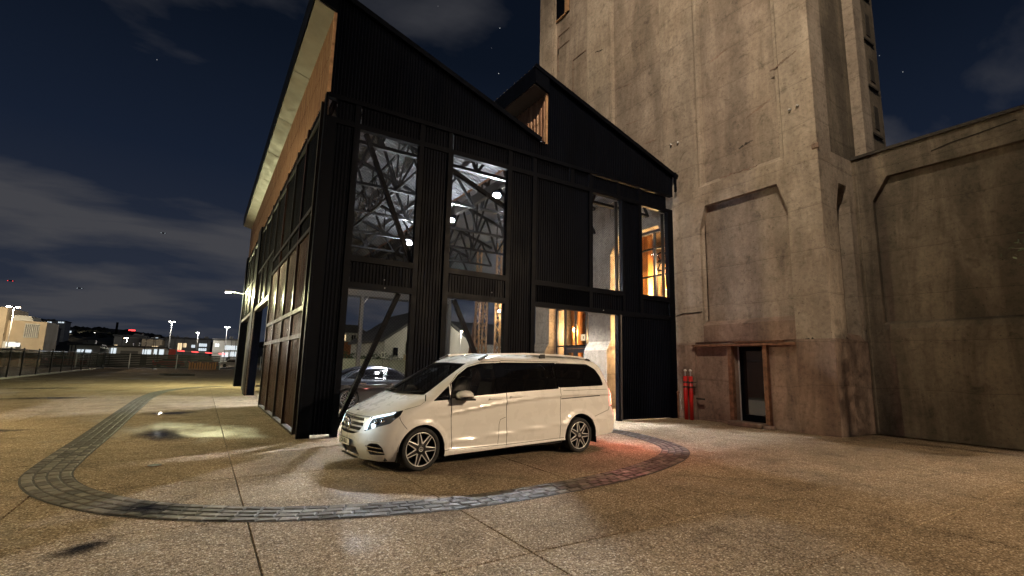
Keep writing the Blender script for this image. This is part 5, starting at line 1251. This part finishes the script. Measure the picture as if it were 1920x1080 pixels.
# beige plant building beyond the left fence
b = thing('plant_building', 'beige blocky plant building with louvre beyond the left fence', 'building', (-21, 70, 0))
B = lambda n, m, mat: m.build(n, mat, b)
B('wall', box(-22.2, -18.3, 70, 76, -0.03, 5.5), 'beige_wall'); B('tower_block', box(-26, -21.7, 69.0, 77, -0.03, 6.95), 'beige_wall')
lv = B('louvre', box(-20.2, -18.9, 69.85, 69.98, 3.5, 5.2), 'white_wall')
for k in range(7): MB().box(-20.1 + k * 0.17, -20.02 + k * 0.17, 69.78, 69.86, 3.6, 5.1).build('fin', 'grey_wall', lv)
B('roof_hood', MB().prism([(-21.4, 5.5), (-19.5, 5.5), (-19.8, 6.1), (-21.2, 6.15)], 'y', 69.9, 74), 'white_wall'); B('duct', box(-22.1, -20.6, 69.3, 69.98, 2.2, 3.0), 'white_wall'); B('canopy', box(-23.5, -18.0, 68.8, 69.9, 1.7, 1.95), 'white_wall')
B('sign_panel', box(-21.4, -20.2, 69.2, 69.29, 2.4, 2.85), 'lit_cool')
# distant sheds and houses
def building(x0, x1, y0, z1, mat, lab, wins=(), roof=None, depth=10, name='distant_building', cat='building'):
    t = thing(name, lab, cat, ((x0 + x1) / 2, y0, -0.03))
    box(x0, x1, y0, y0 + depth, -0.03, z1).build('wall', mat, t)
    box(x0 - 0.3, x1 + 0.3, y0 - 0.4, y0 + depth + 0.3, z1 + 0.003, z1 + (roof or 0.25)).build('roof', 'dark_roof', t)
    L_ = x1 - x0; rq = random.Random(int(abs(x0) * 10) + int(y0))
    for k in range(2 + int(L_ / 4)):
        ux = x0 + L_ * rq.uniform(0.08, 0.85); uw = rq.uniform(0.4, 1.2); box(ux, ux + uw, y0 + 2, y0 + 3.5, z1 + (roof or 0.25), z1 + (roof or 0.25) + rq.uniform(0.25, 0.7)).build('roof_unit', 'grey_wall', t)
        px_ = x0 + L_ * rq.uniform(0.02, 0.98); box(px_, px_ + 0.1, y0 - 0.12, y0 - 0.002, 0.0, z1).build('downpipe', 'dark_roof', t)
    dxx = x0 + L_ * rq.uniform(0.3, 0.6); box(dxx, dxx + 0.9, y0 - 0.05, y0 - 0.003, 0.0, 2.1).build('door', 'dark_roof', t)
    for a, b_, c, d, e in wins:
        if b_ - a > 1.3:
            for k in range(1, int((b_ - a) / 0.5)): box(a + k * 0.5 - 0.05, a + k * 0.5 + 0.05, y0 - 0.12, y0 - 0.092, c, d).build('mullion', 'grey_wall', t)
        w = box(a, b_, y0 - 0.06, y0 - 0.004, c, d).build('window', e, t)
        box((a + b_) / 2 - 0.04, (a + b_) / 2 + 0.04, y0 - 0.09, y0 - 0.061, c, d).build('glazing_bar', 'grey_wall', w)
    return t
building(-15.2, -7.3, 95, 3.1, 'white_wall', 'low white site office with lit windows behind the slatted fence', [(-15.0, -14.2, 1.9, 2.9, 'lit_cool'), (-10.6, -9.4, 1.9, 2.8, 'lit_cool'), (-9.0, -7.6, 1.9, 2.9, 'lit_cool'), (-13.6, -11.2, 1.8, 2.5, 'grey_wall')])
building(-20.2, -16.4, 95, 3.2, 'white_wall', 'small pale hut left of the low white site office', [(-19.2, -17.4, 1.9, 2.5, 'lit_cool')])
building(-22.6, -15.7, 160, 6.9, 'grey_wall', 'grey gabled warehouse under the dark hill', [(-22.3, -21.7, 3.8, 4.6, 'lit_warm')], 0.5)
building(-16.0, -11.5, 155, 6.3, 'beige_wall', 'beige warehouse with warm lamp beside the tall light mast', [(-13.6, -12.4, 3.9, 4.5, 'lit_warm')], 0.4)
building(-11.4, 0.0, 165, 7.0, 'grey_wall', 'long grey building with lit warm and white windows', [(-8.2, -7.2, 3.8, 5.8, 'lit_warm'), (-6.9, -6.1, 4.6, 5.8, 'lit_warm'), (-4.8, -3.9, 4.6, 5.4, 'lit_cool'), (-2.9, -0.9, 5.0, 5.9, 'lit_cool'), (-2.9, -0.9, 3.7, 4.5, 'lit_cool')], 0.5)
building(0.4, 9.0, 140, 6.4, 'white_wall', 'pale shopfront row glowing green beside the shed edge', [(0.8, 1.7, 4.6, 5.4, 'lit_cool'), (2.6, 4.0, 2.0, 3.2, 'lit_cool'), (4.4, 8.4, 2.2, 3.4, 'lit_cool'), (3.0, 8.2, 3.9, 5.0, 'lit_cool')], 0.4)
building(-58.5, -51.3, 260, 15.3, 'white_wall', 'white hillside house with bright porch lights', [(-57.0, -55.6, 13.4, 14.9, 'lit_cool'), (-53.6, -51.8, 14.6, 15.1, 'lit_cool')])
building(-57.0, -50.5, 240, 11.6, 'grey_wall', 'lower grey hillside house under the white one', [(-52.6, -51.6, 10.4, 11.1, 'lit_warm')])
# light masts
def small_mast(x, y, h, lab, both=True, power=0, r=0.09, col='lamp_white', light_col=(1, 0.95, 0.85)):
    t = thing('light_mast', lab, 'lamp post', (x, y, -0.03))
    MB().tube((x, y, -0.03), (x, y, h), r, 8, r * 0.7).build('pole', 'grey_wall', t)
    for s in ((-1, 1) if both else (-1,)):
        MB().box(x + s * 0.1 - 0.35, x + s * 0.1 + 0.35, y - 0.2, y + 0.2, h, h + 0.14).build('head', 'grey_wall', t)
        MB().box(x + s * 0.35 - 0.2, x + s * 0.35 + 0.2, y - 0.26, y - 0.201, h - 0.02, h + 0.07).build('lens', col, t)
    if power: lamp('light_mast_light', 'POINT', (x, y - 0.8, h - 0.3), power, light_col, 0.2, parent=t)
small_mast(-7.6, 108, 8.6, 'tallest pale twin-headed light mast behind the slatted fence', True, 2200, 0.12)
small_mast(2.4, 118, 8.6, 'slim twin-headed light mast nearest the shed edge', True, 2200, 0.08)
small_mast(-3.2, 138, 7.9, 'street lamp over the long grey building', False, 1800, 0.07)
small_mast(-15.6, 120, 5.3, 'short street lamp above the low white office', False, 1600, 0.07, 'lamp_amber')
small_mast(-47.0, 300, 12.6, 'street lamp on the dark hillside', False, 0, 0.12)
small_mast(-65.5, 330, 15.4, 'warm paired street lamp on the hillside', True, 9000, 0.12, 'lamp_amber', (1, 0.8, 0.5))
small_mast(-19.5, 62.0, 6.5, 'yellow street lamp beside the beige plant building', True, 3600, 0.06, 'lamp_amber', (1.0, 0.82, 0.55))
p = tag(MB().tube((-39.2, 300, 5), (-39.2, 300, 18.2), 0.5, 8).build('chimney_stack', 'hill'), 'dark chimney stack standing on the hill skyline', 'chimney')
p = thing('red_sign', 'red lit sign on the distant hill skyline', 'sign', (-43, 405, 18.3)); MB().box(-45.4, -41.8, 404.9, 405.2, 18.5, 19.4).build('lit_panel', 'lit_red', p); MB().box(-45, -44.6, 405.2, 405.5, 14, 18.5).box(-42.5, -42.1, 405.2, 405.5, 14, 18.5).build('legs', 'hill', p)
# parked far vehicles with red and white lights
def far_car(x, y, rot, col, lab, lc):
    t = thing('distant_car', lab, 'car', (x, y, -0.03), 'cars beyond the far fence')
    m = MB().prism([(x - 2.1, 0.3), (x - 2.15, 0.8), (x - 1.2, 0.95), (x - 0.7, 1.42), (x + 0.9, 1.45), (x + 1.6, 0.98), (x + 2.1, 0.9), (x + 2.1, 0.3)], 'y', y - 0.85, y + 0.85); m.build('body', col, t)
    for dx in (-1.3, 1.3): MB().lathe((x + dx, y - 0.88, 0.30), [(0.31, 0.0), (0.31, 0.2)], 'y', 14).build('wheel', 'rubber', t)
    for dy in (-0.7, 0.7): MB().box(x - 2.2, x - 2.14, y + dy - 0.14, y + dy + 0.14, 0.72, 0.9).build('lamp', lc, t)
    MB().prism([(x - 1.1, 0.97), (x - 0.68, 1.37), (x + 0.86, 1.39), (x + 1.4, 1.0)], 'y', y - 0.87, y - 0.852).build('side_glass', 'dark_glass', t)
far_car(-6.2, 86, 0, 'red_paint', 'red car below the tallest light mast', 'lit_red'); far_car(-1.4, 88, 0, 'red_paint', 'dark red car on the road behind the far fence', 'lit_red'); far_car(3.2, 96, 0, 'white_wall', 'white car near the green shopfronts', 'lit_cool')
v = thing('boom_barrier', 'red and white boom barrier above the far fence', 'barrier', (-4, 88, 0)); 
for k in range(8): MB().bar((-6.4 + k * 1.0, 89, 2.75 - 0.05 * k), (-5.4 + k * 1.0, 89, 2.70 - 0.05 * k), 0.14).build('stripe', 'lit_red' if k % 2 else 'white_wall', v)
MB().box(-6.6, -5.6, 88.8, 89.2, -0.03, 2.9).build('post', 'red_paint', v)
# hills
hm = MB(); rh = random.Random(5); HX = [-420 + 6 * k for k in range(150)]
def ridge(x):
    pts = [(-420, 30), (-200, 30), (-112, 22.5), (-92, 23), (-81, 19.5), (-70, 19), (-58, 19.8), (-44, 18.5), (-29, 16.4), (-12, 14.2), (5, 12.5), (22, 15), (80, 12), (480, 20)]
    for (a, b), (c, d) in zip(pts, pts[1:]):
        if x <= c: return b + (d - b) * (x - a) / (c - a)
    return 15
rows = [(200, 0.0), (260, 0.35), (340, 0.72), (420, 1.0), (520, 0.9), (900, 0.3)]
for y, f in rows:
    for x in HX: hm.v.append((x, y + rh.uniform(-4, 4), ridge(x) * f + (rh.uniform(-0.4, 0.7) if f > 0.3 else -0.5)))
n = len(HX); hm.f = [(j * n + i, j * n + i + 1, (j + 1) * n + i + 1, (j + 1) * n + i) for j in range(len(rows) - 1) for i in range(n - 1)]
hills = hm.build('hills', 'hill', recalc=False); tag(hills, 'low dark wooded hills on the skyline', kind='structure')
# woods on the hill: many small crowns
wm = MB()
for k in range(900):
    x = rh.uniform(-140, 60); y = rh.uniform(300, 425); f = 0.55 + 0.45 * min(1, (y - 300) / 120); z = ridge(x) * f - 1.0; s = rh.uniform(1.0, 2.2)
    vs = [(x + s * math.cos(a) * rh.uniform(.7, 1.2), y + s * math.sin(a), z + s * b * rh.uniform(.8, 1.2)) for b in (0.3, 0.9) for a in (0, 1.26, 2.5, 3.77, 5.0)] + [(x, y, z + s * 1.35)]
    wm.add(vs, [(i, (i + 1) % 5, 5 + (i + 1) % 5, 5 + i) for i in range(5)] + [(5 + i, 5 + (i + 1) % 5, 10) for i in range(5)])
o = wm.build('hill_woods', 'hill', recalc=False); tag(o, 'far dark woods covering the hills', 'woods', kind='stuff')
# scattered hillside lights
for x, y, z, e, lab in ((-60, 320, 14, 'lit_cool', 'tiny white-lit cottage left of the chimney stack on the hill'), (-25, 340, 13, 'lit_cool', 'tiny cottage on the hill right of the red sign'), (-31, 250, 8.5, 'lit_warm', 'tiny warm-lit cottage at the hill foot behind the warehouse'), (-84, 360, 19.5, 'lit_warm', 'tiny cottage highest on the left hillside')):
    t = thing('hillside_cottage', lab, 'house', (x, y, z - 2.5), 'tiny lit cottages on the hillside')
    MB().box(x - 1.5, x + 1.5, y, y + 3, z - 2.5, z + 0.5).build('wall', 'grey_wall', t); MB().prism([(x - 1.8, z + 0.5), (x + 1.8, z + 0.5), (x, z + 1.6)], 'y', y - 0.2, y + 3.2).build('roof', 'dark_roof', t)
    MB().box(x - 0.7, x + 0.5, y - 0.1, y - 0.01, z - 1.2, z - 0.3).build('window', e, t)
# ------------------------------------------------------------------ what is seen through the shed
barn = thing('gabled_barn', 'pale brick gabled barn seen through the first ground opening', 'barn', (22, 48, -0.03))
MB().prism([(16.9, -0.03), (29.0, -0.03), (29.0, 4.3), (22.9, 8.4), (16.9, 4.3)], 'y', 48, 64).build('wall', 'white_wall', barn)
MB().prism([(16.5, 4.05), (22.9, 8.45), (22.9, 8.75), (16.4, 4.3)], 'y', 47.6, 64.3).build('roof', 'dark_roof', barn); MB().prism([(29.4, 4.05), (22.9, 8.45), (22.9, 8.75), (29.5, 4.3)], 'y', 47.6, 64.3).build('roof', 'dark_roof', barn)
for x, z0, z1 in ((18.3, 2.4, 3.4), (19.9, 2.5, 4.2), (22.2, 2.5, 4.2)):
    w = MB().box(x - 0.3, x + 0.3, 47.92, 47.996, z0, z1).build('window', 'dark_glass', barn); MB().box(x - 0.35, x + 0.35, 47.86, 47.995, z0 - 0.12, z0).build('sill', 'grey_wall', w)
bb = thing('slate_roof_house', 'white brick house with long dark roof seen through the second opening', 'house', (33, 52, -0.03))
MB().box(26.5, 42, 52, 60, -0.03, 4.6).build('wall', 'white_wall', bb); MB().prism([(51.6, 4.5), (56, 7.9), (60.4, 4.5)], 'x', 26.2, 42.3).build('roof', 'dark_roof', bb)
for x in (28.2, 31.0, 34.0, 37.0):
    w = MB().box(x - 0.5, x + 0.5, 51.93, 51.996, 1.6, 3.0).build('window', 'grey_wall', bb); MB().box(x - 0.55, x + 0.55, 51.86, 51.995, 1.48, 1.6).build('sill', 'white_wall', w)
hs = thing('villa', 'white and orange lit villa above the hedge', 'house', (19, 78, -0.03))
MB().box(14.5, 22.6, 78, 86, -0.03, 5.0).build('wall', 'orange_wall', hs); MB().box(14.0, 22.8, 77.6, 86.2, 5.003, 6.6).build('upper_wall', 'white_wall', hs); MB().prism([(13.6, 6.61), (23.3, 6.61), (21.0, 8.0), (16.0, 8.0)], 'y', 77.4, 86.6).build('roof', 'dark_roof', hs)
for x in (15.4, 17.4, 18.9, 20.6, 22.0):
    w = MB().box(x - 0.35, x + 0.35, 77.52, 77.595, 5.2, 6.2).build('window', 'lit_warm' if x in (15.4, 18.9, 22.0) else 'dark_glass', hs); MB().box(x - 0.02, x + 0.02, 77.48, 77.52, 5.2, 6.2).build('glazing_bar', 'white_wall', w)
ml = thing('light_mast', 'bright lamp on a pole left of the long dark roof', 'lamp post', (25.2, 44, -0.03)); MB().tube((25.2, 44, -0.03), (25.2, 44, 5.6), 0.07, 8).build('pole', 'light_steel', ml); MB().lathe((25.2, 43.85, 5.6), [(0.03, -0.1), (0.13, 0), (0.03, 0.1)], n=12).build('lens', 'bulb_warm', ml)
lamp('light_mast_light', 'POINT', (25.2, 43.5, 5.4), 900, (1.0, 0.92, 0.75), 0.15, parent=ml)
ml = thing('wall_lamp', 'yellowish lamp on the second rusty lattice column', 'lamp', (11.4, 11.3, 4.4)); MB().box(11.36, 11.5, 11.25, 11.45, 4.32, 4.48).build('body', 'frame_steel', ml); MB().lathe((11.3, 11.25, 4.4), [(0.02, -0.06), (0.06, 0), (0.02, 0.06)], n=12).build('lens', 'bulb_warm', ml)
lamp('wall_lamp_light', 'POINT', (11.2, 11.15, 4.4), 120, (1.0, 0.82, 0.5), 0.06, parent=ml)
# boundary wall with rails, gate pier, board sign, hedge bushes
bw = thing('boundary_wall', 'low pale boundary wall behind the parked saloon', 'wall', (13, 38, -0.03))
MB().box(4, 16.0, 38, 38.3, -0.03, 1.75).build('wall', 'white_wall', bw); MB().box(3.9, 16.1, 37.9, 38.4, 1.752, 1.85).build('coping', 'white_wall', bw); MB().box(16.0, 16.9, 37.8, 38.6, -0.03, 2.35).build('pier', 'beige_wall', bw); MB().box(15.9, 17.0, 37.7, 38.7, 2.353, 2.47).build('pier_cap', 'white_wall', bw)
for k in range(7): MB().tube((17.1 + 0.18 * k, 38.2, 0), (17.1 + 0.18 * k, 38.2, 2.0), 0.02, 6).build('railing', 'trim_black', bw)
sg = thing('board_sign', 'small white board sign on a post above the boundary wall', 'sign', (13.3, 37, -0.03)); MB().tube((13.3, 37, -0.03), (13.3, 37, 2.0), 0.03, 6).build('post', 'grey_wall', sg); MB().box(13.1, 13.5, 36.96, 36.99, 1.98, 2.6).build('board', 'plate_white', sg); MB().box(13.2, 13.4, 36.945, 36.958, 2.12, 2.45).box(13.28, 13.32, 36.944, 36.958, 2.06, 2.12).build('mark', 'grey_wall', sg)
lh = random.Random(9)
for k, (x, y, z, s, lab) in enumerate(((10.3, 41, 2.3, 1.0, 'leftmost rounded bush behind the boundary wall'), (12.0, 42, 2.2, 1.0, 'second bush behind the wall beside the rear column'), (14.0, 43, 2.4, 1.1, 'bush behind the board sign'), (16.0, 43.5, 2.3, 1.1, 'bush before the barn corner'), (18.4, 44, 2.0, 1.0, 'low bush under the barn windows'))):
    t = thing('garden_bush', lab, 'bush', (x, y, -0.03), 'bushes behind the boundary wall'); m = MB()
    for q in range(420):
        a = lh.uniform(0, 6.28); r = s * math.sqrt(lh.random()) * 1.25; zz = z * (0.25 + 0.85 * math.sqrt(lh.random())) * (1.05 - 0.3 * (r / (1.25 * s)) ** 2); p = Vector((x + r * math.cos(a), y + r * math.sin(a), zz)); d = Vector((lh.gauss(0, 1), lh.gauss(0, 1), lh.gauss(0, 1))).normalized(); u = d.orthogonal().normalized(); l = lh.uniform(0.12, 0.26)
        m.add([p, p + d * l * .5 + u * l * .35, p + d * l, p + d * l * .5 - u * l * .35], [(0, 1, 2, 3)])
    m.build('foliage', 'hedge_leaf', t, recalc=False); MB().tube((x, y, -0.03), (x, y, 1.2), 0.08, 6).build('stem', 'bark', t)
# lights of passing aircraft
for x, z, e, lab in ((-349, 210, 'lit_cool', 'blue white aircraft light low in the left sky'), (-507, 216, 'lit_red', 'reddish aircraft light at the far left sky'), (-157, 421, 'lit_cool', 'tiny white aircraft light under the left cloud bank')):
    t = thing('aircraft', lab, 'aircraft', (x, 2000, z), 'aircraft in the night sky')
    MB().lathe((x, 2000, z), [(0.3, -9), (1.6, -6), (1.8, 4), (0.5, 9)], 'x', 10).build('fuselage', 'hill', t); MB().box(x - 1.5, x + 1.5, 1990, 2010, z - 0.3, z + 0.1).build('wing', 'hill', t)
    for dx in (-6, 5): MB().lathe((x + dx, 1997.5, z - 0.5), [(0.1, -1.0), (1.1, 0), (0.1, 1.0)], n=8).build('navigation_light', e, t)
for o in list(bpy.data.objects):
    if '_o' in o.keys(): del o['_o']
